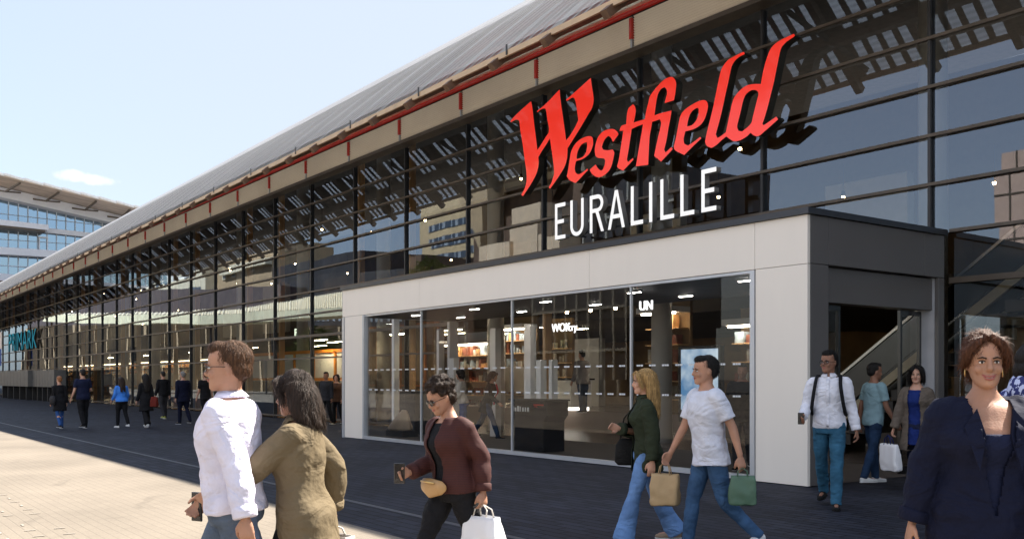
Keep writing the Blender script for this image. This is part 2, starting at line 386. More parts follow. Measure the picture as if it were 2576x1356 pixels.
# ------------------------------------------------------------------ ground
YS = 4.42  # edge of the roof shadow; paving turns darker there to deepen the shade
tag(MB().add([(-1500, -1500, -.02), (1500, -1500, -.02), (1500, 1500, -.02), (-1500, 1500, -.02)], [(0, 1, 2, 3)]).build('ground', 'asphalt'), kind='structure')
tag(MB().add([(-150, -70, -.004), (40, -70, -.004), (40, YS, -.004), (-150, YS, -.004)], [(0, 1, 2, 3)]).build('plaza', 'pale_stone'), kind='structure')
# warmer slabs laid as long bands through the pale plaza
b = MB()
for (p, q) in (((0, 1215), (500, 1256)), ):
    pass
def gp(x, y, z=0.0):
    a, c = ray(x); s = (CH - z) * F / (y - HZ); return Vector((a * s, c * s, z))
for x0, x1, y0, y1 in ((-60, -8.6, -1.9, .9), (-60, -3, -9, -6.1), (-60, -3, -16.5, -13.5)):
    b.quad((x0, y0, 0), (x1, y0, 0), (x1, y1, 0), (x0, y1, 0))
tag(b.build('plaza_band', 'warm_stone'), kind='structure')
tag(MB().add([(-150, YS, -.002), (40, YS, -.002), (40, 18, -.002), (-150, 18, -.002)], [(0, 1, 2, 3)]).build('pavement', 'shade_dark_pavers'), kind='structure')
tag(MB().box(-150, 40, 5.21, 5.29, -.03, .004).build('drain_channel', pmat('drain', (.055, .06, .072), .6)), kind='structure')
# pale studs and worn dashes set in the plaza stone
b = MB(); rs = random.Random(3)
for i in range(-34, 2):
    for j in range(26):
        X = i * .42 - 1.0 + rs.uniform(-.03, .03); Y = 2.0 - j * .26
        if Y < -2.2 + .18 * (X + 8) or rs.random() < .18: continue
        if rs.random() < .5: b.box(X - .05, X + .05, Y - .012, Y + .012, 0, .003)
        else: b.box(X - .012, X + .012, Y - .05, Y + .05, 0, .003)
tag(b.build('plaza_studs', pmat('stud', (.34, .30, .25), .6)), kind='structure')

# ------------------------------------------------------------------ the mall
PITCH = 3.32; X0 = -8.5
KS = list(range(-4, 39))
XL, XR = X0 - PITCH * 39, X0 + PITCH * 5
TR = [2.98 + .77 * i for i in range(8)]            # transom heights up to 8.37
mall = wroot('mall_building', (-50, YG, 0), 'long glass fronted mall with grey curved roof, beige louvre band and red pipe', 'building')
PX0, PX1, PY, PH = -22.2, -8.2, 10.89, 3.76         # entrance portal
for k in KS:
    xr = X0 - PITCH * k; xl = xr - PITCH
    zb = 3.45 if 0 <= k <= 3 else .06
    if k == 4: pass
    g = wp(MB().quad((xl, YG, zb), (xr, YG, zb), (xr, YG, 8.37), (xl, YG, 8.37)), 'window', 'facade_glass', mall)
    m = MB(); zb2 = 3.5 if -22.3 < xr < -8.3 and k > 0 else 0
    m.box(xr - .025, xr + .025, YG - .065, YG - .005, zb2, 8.30); m.box(xr - .03, xr + .03, YG + .01, YG + .075, zb2, 8.30)
    wp(m, 'mullion', 'steel_dark', mall)
    # louvre band
    s = MB(); n = 13
    for i in range(n):
        z = 8.46 + i * (.70 / n)
        s.add([(xl + .05, 14.20, z), (xr - .05, 14.20, z), (xr - .05, 14.168, z + .035), (xl + .05, 14.168, z + .035),
               (xl + .05, 14.205, z + .038), (xr - .05, 14.205, z + .038)], [(0, 1, 2, 3), (3, 2, 5, 4), (4, 5, 1, 0)])
    lp = wp(s, 'louvre_panel', 'louvre', mall)
    wp(MB().box(xl + .05, xr - .05, 14.215, 14.24, 8.42, 9.17), 'louvre_backing', 'louvre_back', lp)
    wp(MB().box(xr - .035, xr + .035, 14.12, 14.20, 8.66, 9.10), 'red_marker', 'red_paint', lp)
    wp(MB().box(xr - .022, xr + .022, 14.15, 14.24, 8.40, 8.655), 'bracket', 'alu', lp)
for i, z in enumerate(TR[:-1]):
    t = .05 if i else .09
    if z < 3.4:
        for a, c in ((XL, -22.25), (-8.15, XR)): wp(MB().box(a, c, YG - .09, YG - .006, z - t / 2, z + t / 2), 'transom', 'rail_brown', mall)
    elif z < 3.8:
        for a, c in ((XL, -22.25), (-8.15, XR)): wp(MB().box(a, c, YG - .09, YG - .006, z - t / 2, z + t / 2), 'transom', 'rail_brown', mall)
    else: wp(MB().box(XL, XR, YG - .09, YG - .006, z - t / 2, z + t / 2), 'transom', 'rail_brown', mall)
for z in (2.2, .1):
    wp(MB().box(XL, -22.25, YG - .06, YG - .007, z - .03, z + .03), 'transom', 'rail_brown', mall)
wp(MB().box(XL, XR, 14.02, YG - .004, 8.32, 8.41), 'head_rail', 'rail_brown', mall)
wp(MB().tube([(XL, 14.16, 9.23), (XR, 14.16, 9.23)], .055, 12), 'red_pipe', 'red_paint', mall, True)
# roof
PROF = [(10.95, 7.76), (12.0, 8.72), (13.2, 9.75), (14.4, 10.68), (16, 11.86), (17.5, 12.83), (19, 13.72), (20.5, 14.42), (22.5, 15.2), (25, 16.0), (29, 16.8), (36, 17.4), (46, 17.2)]
def sag(X): return .0042 * (X + 22) + (-.00002 * (X + 22) ** 2 if X < -60 else 0)
xs = [XL + (XR - XL) * i / 24 for i in range(25)]
def sheet(prof, xs, up, name, mat, smooth=False):
    b = MB(); nP = len(prof)
    for X in xs:
        for (y, z) in prof: b.v.append((X, y, z + sag(X) + up))
    for i in range(len(xs) - 1):
        for j in range(nP - 1):
            q = i * nP + j; b.f.append((q, q + nP, q + nP + 1, q + 1))
    return wp(b, name, mat, mall, smooth)
sheet(PROF[3:], xs, 0, 'roof', 'roof_sheet', True)
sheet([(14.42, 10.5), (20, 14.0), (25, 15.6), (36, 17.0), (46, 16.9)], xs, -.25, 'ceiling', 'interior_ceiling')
def yz(y):
    for (a, b_), (c, d) in zip(PROF, PROF[1:]):
        if a <= y <= c: return b_ + (d - b_) * (y - a) / (c - a)
mt, n_ = newmat('slat_panel')
o_ = n_.nodes.new('ShaderNodeOutputMaterial'); p_ = n_.nodes.new('ShaderNodeBsdfPrincipled'); t_ = n_.nodes.new('ShaderNodeBsdfTranslucent')
p_.inputs['Base Color'].default_value = (.7, .7, .7, 1); p_.inputs['Roughness'].default_value = .5; t_.inputs[0].default_value = (.95, .95, .95, 1)
tc_ = n_.nodes.new('ShaderNodeTexCoord'); wv = n_.nodes.new('ShaderNodeTexWave'); wv.bands_direction = 'Y'; wv.inputs['Scale'].default_value = 3.2; wv.inputs['Distortion'].default_value = .3
lnk(n_, tc_.outputs['Object'], wv.inputs[0])
mr_ = n_.nodes.new('ShaderNodeMapRange'); mr_.inputs['To Min'].default_value = .7; mr_.inputs['To Max'].default_value = 1.0; lnk(n_, wv.outputs[0], mr_.inputs[0])
sc_ = n_.nodes.new('ShaderNodeVectorMath'); sc_.operation = 'SCALE'; sc_.inputs[0].default_value = (1, 1, 1); lnk(n_, mr_.outputs[0], sc_.inputs['Scale']); lnk(n_, sc_.outputs[0], t_.inputs[0])
mx_ = n_.nodes.new('ShaderNodeMixShader'); mx_.inputs[0].default_value = .88
lnk(n_, p_.outputs[0], mx_.inputs[1]); lnk(n_, t_.outputs[0], mx_.inputs[2]); lnk(n_, mx_.outputs[0], o_.inputs[0]); MATS['slat_panel'] = mt
RAFT = []
for k in KS:
    xr = X0 - PITCH * k; RAFT += [xr - .37, xr - .37 - PITCH / 2]
OP = PROF[:4]
for i, X in enumerate(RAFT):
    lo = Vector((X, 10.80, 7.50 + sag(X))); hi = Vector((X, 14.30, 10.44 + sag(X)))
    wp(MB().bar(lo, hi, .15, .16), 'rafter', 'rafter_brown', mall)
    # four light strips and the metal between them, up to the next rafter
    Xn = X - PITCH / 2; a = MB(); c = MB()
    edges = [0, .17, .39, .51, .73, .85, 1.07, 1.19, 1.41, PITCH / 2]
    for j in range(9):
        t = a if j % 2 else c
        u0, u1 = X - edges[j], X - edges[j + 1]
        for (y0, z0), (y1, z1) in zip(OP, OP[1:]):
            t.quad((u1, y0, z0 + sag(u1)), (u0, y0, z0 + sag(u0)), (u0, y1, z1 + sag(u0)), (u1, y1, z1 + sag(u1)))
    if i < 100:
        wp(a, 'slat_strips', 'slat_panel', mall); 
    if i == 0: allc = MB()
    allc.add(c.v, c.f)
pf, n_ = newmat('perforated_sheet'); o_ = n_.nodes.new('ShaderNodeOutputMaterial'); p_ = n_.nodes.new('ShaderNodeBsdfPrincipled'); t_ = n_.nodes.new('ShaderNodeBsdfTransparent')
nz_ = n_.nodes.new('ShaderNodeTexNoise'); nz_.inputs['Scale'].default_value = .4; nz_.inputs['Detail'].default_value = 7; tc_ = n_.nodes.new('ShaderNodeTexCoord'); lnk(n_, tc_.outputs['Object'], nz_.inputs['Vector'])
cr_ = n_.nodes.new('ShaderNodeValToRGB'); cr_.color_ramp.elements[0].position = .3; cr_.color_ramp.elements[1].position = .7; cr_.color_ramp.elements[0].color = (.27, .265, .262, 1); cr_.color_ramp.elements[1].color = (.36, .355, .35, 1)
lnk(n_, nz_.outputs[0], cr_.inputs[0]); lnk(n_, cr_.outputs[0], p_.inputs['Base Color']); p_.inputs['Roughness'].default_value = .6
mx_ = n_.nodes.new('ShaderNodeMixShader'); mx_.inputs[0].default_value = .58; lnk(n_, p_.outputs[0], mx_.inputs[1]); lnk(n_, t_.outputs[0], mx_.inputs[2]); lnk(n_, mx_.outputs[0], o_.inputs[0]); MATS['perforated_sheet'] = pf
sheet([(10.92, 7.78)] + PROF[1:4], xs, .05, 'perforated_skin', 'perforated_sheet', True)
wp(allc, 'overhang_sheet', pmat('overhang_metal', (.235, .232, .232), .7, .0, var=.12, scale=.5), mall)
und = MB(); und.v = [(x, y + .012, z - .03) for x, y, z in allc.v]; und.f = [tuple(reversed(f)) for f in allc.f]
wp(und, 'soffit_boards', 'batten_brown', mall)
cs = MB(); rs = random.Random(21)
for k in KS:                                    # added strip behind the red pipe, its cream colour imitating sunlit slats
    xr = X0 - PITCH * k
    for i in range(8):
        xa = xr - PITCH * (i + 1) / 8; hh = rs.uniform(.30, .42)
        cs.box(xa + .01, xa + PITCH / 8 - .01, 14.05, 14.22, 9.30, 9.30 + hh)
wp(cs, 'sunlit_strip', pmat('sunlit_strip_cream', (.90, .84, .70), .5, var=.2, scale=2.5), mall)
for (y, dz, wd, hh) in ((11.9, -.30, .2, .26), (13.4, -.3, .14, .2), (14.3, -.35, .2, .3)):
    wp(MB().bar((XL, y, yz(y) + dz + sag(XL)), (XR, y, yz(y) + dz + sag(XR)), wd, hh), 'purlin', 'rafter_brown', mall)
b = MB(); b.bar((XL, 10.93, 7.74 + sag(XL)), (XR, 10.93, 7.74 + sag(XR)), .05, .11); wp(b, 'eave_trim', 'eave_trim', mall)
for k in KS:                                   # slim diagonal ties from the eave to the pipe
    xr = X0 - PITCH * k
    wp(MB().bar((xr, 11.1, 7.78 + sag(xr)), (xr - 1.2, 14.05, 9.62), .06, .10).box(xr - .02, xr + .02, 10.885, 10.903, 7.66 + sag(xr), 7.86 + sag(xr)), 'eave_tie', 'steel_dark', mall)
# inside
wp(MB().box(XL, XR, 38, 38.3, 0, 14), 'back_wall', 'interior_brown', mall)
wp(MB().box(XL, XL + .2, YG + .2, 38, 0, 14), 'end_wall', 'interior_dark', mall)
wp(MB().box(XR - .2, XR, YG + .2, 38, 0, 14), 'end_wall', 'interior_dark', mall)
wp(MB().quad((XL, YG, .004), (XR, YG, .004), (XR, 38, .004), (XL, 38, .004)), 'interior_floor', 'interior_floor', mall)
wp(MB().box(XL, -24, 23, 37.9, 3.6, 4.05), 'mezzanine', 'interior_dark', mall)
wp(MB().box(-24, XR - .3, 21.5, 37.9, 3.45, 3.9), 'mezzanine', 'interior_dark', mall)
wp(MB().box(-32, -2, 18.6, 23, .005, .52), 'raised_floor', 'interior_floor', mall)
for k in range(-2, 37, 2):
    X = X0 - PITCH * k - .85
    if -22.5 < X < -8: z0 = 0
    wp(MB().tube([(X, 15.9, 0), (X, 15.9, 9.6)], .24, 20), 'column', 'column_pale', mall, True)
for k in range(3, 29):
    X = X0 - PITCH * k - .45
    if k % 3 != 1: wp(MB().box(X - .06, X + .06, 14.75, 14.95, 0, 9.4), 'timber_post', 'column_wood', mall)
rs = random.Random(11)
for i in range(26):                            # shop fronts along the back, on two floors
    X = -6 - i * 3.9; z0 = 0 if i % 2 else 4.1
    wd = rs.uniform(2.2, 3.4)
    f = wp(MB().box(X - wd, X, 22.3, 22.6, z0 + .1, z0 + rs.uniform(2.2, 2.9)), 'shop_partition', 'interior_brown' if rs.random() < .6 else 'hoarding_white', mall)
for i in range(9):
    X = -26 - i * 8.3
    wp(MB().box(X - 5.5, X, 20.4, 20.55, 1.0, 1.9), 'counter_front', 'hoarding_white', mall)

# ------------------------------------------------------------------ entrance portal
portal = wroot('entrance_portal', (-15.2, PY, 0), 'white panelled entrance box with dark grey side and large shop window', 'entrance')
WX0, WX1, WZ = -21.05, -9.13, 2.96
def panels(mb, x0, x1, z0, z1, y, seams, axis='x', t=.06, gap=.006):
    xs_ = [x0] + [s for s in seams if x0 < s < x1] + [x1]
    for a, c in zip(xs_, xs_[1:]):
        if axis == 'x': mb.box(a + gap / 2, c - gap / 2, y, y + t, z0, z1)
        else: mb.box(y - t, y, a + gap / 2, c - gap / 2, z0, z1)
fr = MB(); seams = [-18.4, -12.7, -9.1]
panels(fr, PX0 + .0, PX1, WZ + .05, PH - .09, PY, seams)
panels(fr, PX0 + .13, WX0 - .04, 0.01, WZ + .044, PY, [])
panels(fr, WX1 + .04, PX1, 0.01, WZ + .044, PY, [])
bevel(wp(fr, 'front_panels', 'white_panel', portal), .004, 2)
wp(MB().box(PX0, PX0 + .12, PY - .012, PY + .3, 0, WZ + .04).box(PX0, PX0 + .12, YG - .4, YG - .13, 0, WZ + .04).box(PX0, PX0 + .06, PY + .065, YG - .13, WZ + .05, PH - .09), 'end_panels', 'alu', portal)
wp(MB().quad((PX0 + .06, PY + .3, .02), (PX0 + .06, YG - .4, .02), (PX0 + .06, YG - .4, WZ + .04), (PX0 + .06, PY + .3, WZ + .04)), 'window_pane', 'portal_glass', portal)
sd = MB(); DY0, DY1 = 11.35, 14.09
panels(sd, PY + .064, YG - .14, 3.02, PH - .09, PX1, [DY0, 13.7], 'y')
panels(sd, PY + .064, DY0, .01, 3.012, PX1, [], 'y')
panels(sd, DY1, YG - .14, .01, 3.012, PX1, [], 'y')
bevel(wp(sd, 'side_panels', 'grey_panel', portal), .003, 2)
wp(MB().box(PX1 - .34, PX1 - .065, DY1 + .004, DY1 + .1, 0, 3.01), 'door_jamb', pmat('jamb_grey', (.42, .43, .46), .4), portal)
wp(MB().box(PX1 - .34, PX1 - .065, DY0 - .2, DY0 - .004, 0, 3.01), 'door_jamb', pmat('jamb_grey', (.42, .43, .46), .4), portal)
wp(MB().box(PX1 - .36, PX1 - .10, DY0, DY1, 2.52, 3.0), 'door_head', 'grey_panel', portal)
wp(MB().box(PX0 - .03, PX1 + .05, PY - .05, YG - .12, PH - .085, PH), 'coping', 'coping', portal)
wp(MB().box(PX0 + .1, PX1 - .1, PY + .1, YG - .12, 3.02, 3.1), 'soffit', pmat('soffit_grey', (.10, .10, .105), .6), portal)
wp(MB().quad((PX0 + .2, PY + .05, .006), (PX1 - .02, PY + .05, .006), (PX1 - .02, YG + .2, .006), (PX0 + .2, YG + .2, .006)), 'entrance_mat', pmat('mat_brown', (.075, .062, .055), .85, bump=.6), portal)
# shop window: frame, sill, four panes with rows of small marks
wf = MB(); yw = PY + .012
wf.box(WX0 - .035, WX0 + .045, yw - .03, yw + .09, .02, WZ + .04); wf.box(WX1 - .045, WX1 + .035, yw - .03, yw + .09, .02, WZ + .04)
wf.box(WX0 + .047, WX1 - .047, yw - .03, yw + .09, .015, .085)
wf.box(WX0 + .047, WX1 - .047, yw + .0, yw + .08, WZ + .002, WZ + .042)
wfo = wp(wf, 'window_frame', 'alu', portal)
for x in (-18.42, -15.02, -11.7): wp(MB().box(x - .018, x + .018, yw + .02, yw + .06, .087, WZ), 'window_mullion', 'alu', wfo)
wx = [WX0 + .05, -18.42, -15.02, -11.7, WX1 - .05]
for a, c in zip(wx, wx[1:]):
    wp(MB().quad((a, yw + .05, .08), (c, yw + .05, .08), (c, yw + .05, WZ), (a, yw + .05, WZ)), 'window_pane', 'portal_glass', portal)
    mk = MB(); x = a + .12
    while x < c - .15:
        for z in (1.66, 1.19):
            for q, wd in ((0, .05), (.06, .03), (.10, .045)): mk.box(x + q, x + q + wd, yw + .042, yw + .046, z, z + .028)
        x += .29
    wp(mk, 'window_marks', pmat('mark_white', (.75, .77, .78), .6), portal)
# side door: two sliding leaves standing open, slim dark frames
for (y0, y1) in ((DY0 + .05, DY0 + .62), (DY1 - .62, DY1 - .05)):
    d = MB(); xx = PX1 - .30
    d.box(xx, xx + .05, y0, y0 + .05, .01, 2.5); d.box(xx, xx + .05, y1 - .05, y1, .01, 2.5)
    d.box(xx, xx + .05, y0 + .051, y1 - .051, 2.43, 2.5); d.box(xx, xx + .05, y0 + .051, y1 - .051, .01, .12)
    dd = wp(d, 'door', 'black_gloss', portal)
    wp(MB().quad((xx + .03, y0 + .05, .12), (xx + .03, y1 - .05, .12), (xx + .03, y1 - .05, 2.43), (xx + .03, y0 + .05, 2.43)), 'door_pane', 'portal_glass', dd)
# lit spots recessed in the portal ceiling
rs = random.Random(5)
for i in range(10):
    X = -20.3 + (i % 5) * 2.55; Y = 11.9 + (i // 5) * 1.3
    o = tag(empty('ceiling_lamp', (X, Y, 2.99)), 'flat lit strip lamp recessed in the portal ceiling behind the window', 'lamp', 'strip lamps in the portal ceiling')
    MB().box(-.18, .18, -.035, .035, 0, .028).build('lamp_housing', 'alu', o)
    MB().box(-.15, .15, -.025, .025, -.006, -.001).build('lamp_lens', 'lamp_white', o)

# ------------------------------------------------------------------ lamps of the hall
proto = tag(empty('pendant_lamp', (0, 0, -50)), 'small warm spotlight hanging from the dark hall ceiling', 'lamp', 'spotlights in the hall')
MB().tube([(0, 0, .09), (0, 0, .8)], .012, 6).build('stem', 'steel_dark', proto)
MB().tube([(0, 0, .1), (0, 0, -.02)], [.05, .075], 12).build('lamp_shade', 'black_matt', proto)
MB().ell((0, 0, -.045), (.05, .05, .035), 10, 6).build('bulb', 'lamp_warm', proto)
first = True
wl = tag(empty('fill_lamp', (0, 0, -60)), 'added strip lamp that brightens the orange framed hoarding', 'lamp', 'added fill lamps over the hoarding')  # unseen lamps added to brighten the hoarding boards
MB().box(-.6, .6, -.06, .06, 0, .06).build('lamp_housing', 'alu', wl); MB().box(-.55, .55, -.05, .05, -.012, -.002).build('lamp_lens', 'lamp_strip', wl)
for i in range(4):
    o = wl if i == 0 else copy_tree(wl)
    o.location = (-23.4 - i * 2.9, 14.85, 2.85)
for i in range(22):
    X = 3 - i * 4.4
    for j, (Y, z) in enumerate(((17.2, 7.2), (20.3, 6.1))):
        o = proto if first else copy_tree(proto); first = False
        o.location = (X + rs.uniform(-.8, .8), Y + rs.uniform(-.6, .6), z + rs.uniform(-.6, .9)); o.scale = (.75, .75, 1)
proto = tag(empty('fill_strip_lamp', (0, 0, -50)), 'long warm strip lamp added under the upper gallery to light the hall', 'lamp', 'added strip lamps under the gallery')  # unseen strips added to raise the light inside the hall
MB().box(-.9, .9, -.07, .07, 0, .05).build('lamp_housing', 'alu', proto)
MB().box(-.85, .85, -.05, .05, -.012, -.002).build('lamp_lens', 'lamp_strip', proto)
for i in range(16):
    o = proto if i == 0 else copy_tree(proto)
    o.location = (-6 - i * 6.2 - (18 if 0 < i < 4 else 0) - (.5 if i > 3 else 0), 24.0 if i % 2 else 26, 3.42 if i < 1 else 3.54)

# escalators seen through the glass right of the portal, rising to the right along the front
def escalator(x0, z0, Y, lab):
    e = wroot('escalator', (x0, Y, 0), lab, 'escalator', None); sl_ = .72; L = 8.5
    for dy in (0, 1.15):
        a = Vector((x0, Y + dy, z0)); c = Vector((x0 + L, Y + dy, z0 + sl_ * L)); up = (0, 0, 1)
        wp(MB().bar(a, c, .06, .05).bar(a, a + Vector((-.7, 0, -.04)), .06, .05), 'handrail', 'stainless', e)
        wp(MB().bar(a - Vector((0, 0, .36)), c - Vector((0, 0, .36)), .02, .5), 'balustrade', pmat('balustrade', (.03, .034, .034), .12), e)
        wp(MB().bar(a - Vector((0, 0, .86)), c - Vector((0, 0, .80)), .10, .16), 'skirt_panel', pmat('skirt_cream', (.45, .40, .28), .4), e)
    st = MB()
    for i in range(28):
        X = x0 + L * i / 28; z = z0 + sl_ * L * i / 28 - 1.0; st.box(X, X + .34, Y + .1, Y + 1.05, z - .2, z)
    wp(st, 'steps', 'steel_dark', e)
escalator(-12.3, .95, 16.3, 'escalator with bright handrails rising inside, nearest to the glass')
escalator(-9.6, .95, 19.3, 'escalator with bright handrails rising inside, behind the nearer one')

# lit shop units inside, behind the entrance: back wall, shelves crowded with goods, a bright strip above
pmat('goods_warm', (.55, .30, .12), .6, var=.8, scale=3); pmat('goods_cool', (.30, .38, .45), .5, var=.8, scale=3); pmat('goods_white', (.40, .38, .33), .5, var=.4, scale=4); pmat('goods_red', (.22, .07, .04), .5, var=.5, scale=3)
def shop_unit(xa, xb, Y, z0, lab, wallmat, seed, lamp='lamp_shop'):
    A = onY(xa, 950, Y).x; B = onY(xb, 950, Y).x; rs = random.Random(seed)
    o = wroot('shop_unit', ((A + B) / 2, Y, z0), lab, 'shop display')
    wp(MB().box(A, B, Y + .7, Y + .8, z0, z0 + 3.2), 'back_panel', wallmat, o)
    wp(MB().box(A, B, Y, Y + .7, z0 + 2.75, z0 + 2.9), 'header', 'white_paint', o)
    wp(MB().box(A + .1, B - .1, Y + .1, Y + .25, z0 + 2.70, z0 + 2.745), 'header_lamp', lamp, o)
    sh = MB(); g = {k: MB() for k in ('goods_warm', 'goods_cool', 'goods_white', 'goods_red')}
    for z in (.35, .85, 1.35, 1.85, 2.3):
        sh.box(A + .05, B - .05, Y + .3, Y + .69, z0 + z, z0 + z + .03); x = A + .1
        while x < B - .3:
            w_ = rs.uniform(.06, .3); h_ = rs.uniform(.12, .40)
            if rs.random() < .85: g[rs.choice(list(g))].box(x, x + w_, Y + .36, Y + .6, z0 + z + .031, z0 + z + .03 + h_)
            x += w_ + rs.uniform(.01, .12)
    wp(sh, 'shelf', 'column_wood', o)
    for k, m in g.items(): wp(m, k.replace('goods_', '') + '_goods', k, o)
shop_unit(1105, 1225, 19.5, .0, 'lit shelves of goods inside behind the waiting woman', 'white_paint', 1)
shop_unit(1600, 1690, 18.8, .53, 'lit shelves of goods inside left of the poster screen', 'interior_brown', 2)
shop_unit(1815, 1900, 18.0, .0, 'lit shelves of goods inside at the right end of the shop window', 'interior_brown', 3)
shop_unit(1250, 1312, 20.5, .53, 'lit shelves of goods inside left of the black terminal', 'interior_brown', 4)
for i, (xa, xb) in enumerate(((150, 330), (340, 480), (500, 600))):
    shop_unit(xa, xb, 21.0, 0, ['lit shelves of goods deep inside the far left of the hall', 'lit shelves of goods inside behind the walkers in the middle', 'lit shelves of goods inside behind the man in lavender'][i], 'interior_brown', 5 + i, 'lamp_dim')
# ------------------------------------------------------------------ the red and white sign
def zc(ox, oy, k, pts): return [((ox + k * x) / 1.490683, (oy + k * y) / 1.490683) for x, y in pts]
ZA = lambda p: zc(1900, 260, .36873, p)
ZB = lambda p: zc(2300, 150, .29499, p)
ZC = lambda p: zc(2600, 110, .33195, p)
SRC = lambda p: zc(0, 0, 1, p)
W_ = ZA([(40,525),(90,470),(170,395),(248,328),(262,400),(280,560),(298,700),(312,822),(345,775),(385,710),(425,650),(430,600),(418,540),(408,470),(400,420),(385,402),(350,410),(315,440),(306,430),(380,370),(460,290),(538,207),(550,330),(570,470),(590,610),(605,725),(640,680),(690,600),(728,520),(715,420),(700,330),(688,300),(665,292),(612,325),(603,313),(660,265),(760,175),(855,90),(866,170),(880,260),(885,320),(870,390),(830,460),(760,580),(680,710),(620,805),(618,860),(612,920),(590,990),(550,1060),(490,1150),(440,1217),(428,1198),(450,1165),(470,1110),(482,1060),(478,980),(465,880),(450,780),(440,705),(400,770),(360,830),(322,895),(325,950),(318,1010),(295,1080),(240,1180),(165,1292),(148,1276),(180,1220),(198,1160),(203,1100),(198,1020),(183,920),(168,800),(152,700),(138,620),(130,540),(118,520),(95,515),(60,532),(45,545)])
e1 = ZA([(875,700),(850,682),(800,690),(740,720),(690,770),(655,840),(640,920),(625,1020),(612,1090),(640,1130),(700,1158),(740,1120),(790,1065),(828,1025),(820,1012),(780,1045),(730,1070),(700,1050),(692,1010),(700,960),(708,935),(780,910),(840,860),(870,800),(880,750)])
e1h = ZA([(808,742),(760,770),(725,830),(712,890),(715,915),(770,895),(805,850),(818,790),(815,752)])
s_ = ZA([(1137,665),(1125,638),(1090,612),(1040,612),(980,635),(930,690),(905,760),(895,830),(905,885),(930,903),(985,908),(1002,930),(995,980),(975,1025),(955,1030),(925,1005),(905,970),(845,1022),(860,1055),(900,1090),(950,1098),(1010,1065),(1060,1000),(1085,910),(1095,850),(1080,818),(1030,825),(985,820),(968,790),(985,740),(1010,700),(1035,680),(1060,700),(1082,742)])
tfi = (ZA([(1285,358),(1240,395),(1225,450),(1215,560),(1170,575),(1155,600),(1148,630),(1185,627),(1178,680),(1160,800),(1140,920),(1122,990),(1145,1015),(1185,1032),(1230,985),(1290,920),(1283,905),(1235,945),(1222,920),(1240,820),(1255,720),(1272,610),(1326,584)]) +
       ZB([(375,1075),(360,1180),(340,1290)]) + SRC([(2384.5,624.5),(2430.7,619)]) + ZB([(460,1250),(480,1130),(493,1045),(590,1012),(608,1055),(595,1130),(570,1230)]) +
       SRC([(2456.4,567.7),(2453.2,585.7),(2478.9,607),(2523,560),(2517.4,552.6),(2496,573),(2490.4,562)]) + ZB([(675,1280),(700,1130),(725,1000),(740,900),(600,935),(523,962),(540,830),(555,740),(572,680),(610,625),(650,605),(674,630),(682,680),(668,740),(650,808),(770,770),(785,700),(795,620),(798,550),(775,495),(730,473),(660,500),(590,560),(520,640),(465,720),(445,800),(420,900),(400,1010),(258,1052),(278,960),(285,900),(275,850),(256,826)]))
e2 = ZB([(1203,840),(1190,790),(1155,768),(1090,780),(1010,820),(920,880),(860,950),(835,1040),(815,1150),(795,1250)]) + SRC([(2527,548.4),(2532,565),(2566,582),(2600,548),(2630,520),(2626,514)]) + SRC([(2600,534),(2580,547),(2566,540),(2563.5,521.7),(2570,493.7)]) + ZB([(1010,1140),(1100,1090),(1160,1010),(1195,900)])
e2h = ZB([(1065,865),(1010,900),(970,960),(945,1050),(937,1103),(1000,1085),(1050,1030),(1080,960),(1085,880)])
ld = ZC([(575,262),(555,263),(480,300),(400,345),(350,400),(315,460),(290,560),(265,680),(235,830),(205,960),(175,1080),(150,1180),(132,1270),(150,1318),(205,1342),(260,1310),(320,1255),(372,1212),(410,1242),(460,1268),(530,1255),(600,1215),(645,1172),(690,1205),(740,1207),(800,1160),(880,1090),(957,1020),(937,990),(850,1050),(795,1087),(780,1068),(805,1000),(840,880),(875,740),(910,600),(940,450),(965,330),(985,240),(1010,190),(1060,140),(1120,100),(1150,75),(1135,55),(1060,90),(980,130),(910,180),(865,240),(830,330),(795,450),(775,550),(762,622),(680,622),(600,640),(530,690),(470,760),(440,830),(415,940),(390,1060),(373,1140),(368,1165),(310,1210),(272,1230),(253,1190),(275,1110),(305,1000),(335,870),(365,730),(395,600),(415,500),(435,420),(470,360),(520,315),(580,285)])
ldh = ZC([(725,705),(690,688),(640,700),(590,745),(560,820),(535,930),(510,1030),(495,1100),(510,1150),(550,1157),(610,1110),(655,1060),(670,1000),(690,920),(715,820),(735,740)])
YF = 13.84
sign = wroot('letter_sign', (-14.6, YF, 4.6), 'large red script letters standing in front of the glass above the entrance', 'sign')
def digit(polys, name):
    out = []
    for p in polys:
        q = [onY(x, y, YF) for x, y in p]; out.append(smoothpoly([(v.x, v.z) for v in q], 3))
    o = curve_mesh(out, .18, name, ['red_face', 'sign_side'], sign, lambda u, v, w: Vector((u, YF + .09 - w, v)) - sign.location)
    return o
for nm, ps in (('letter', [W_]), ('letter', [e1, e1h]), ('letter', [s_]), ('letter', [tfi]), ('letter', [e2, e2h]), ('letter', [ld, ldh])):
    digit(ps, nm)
b = MB()
for X in (-16.6, -15.6, -14.3, -13.3, -12.4):
    for z in (6.55, ): b.bar((X, YF + .17, z), (X, YG - .08, z), .04, .04)
wp(b, 'bracket', 'steel_dark', sign)
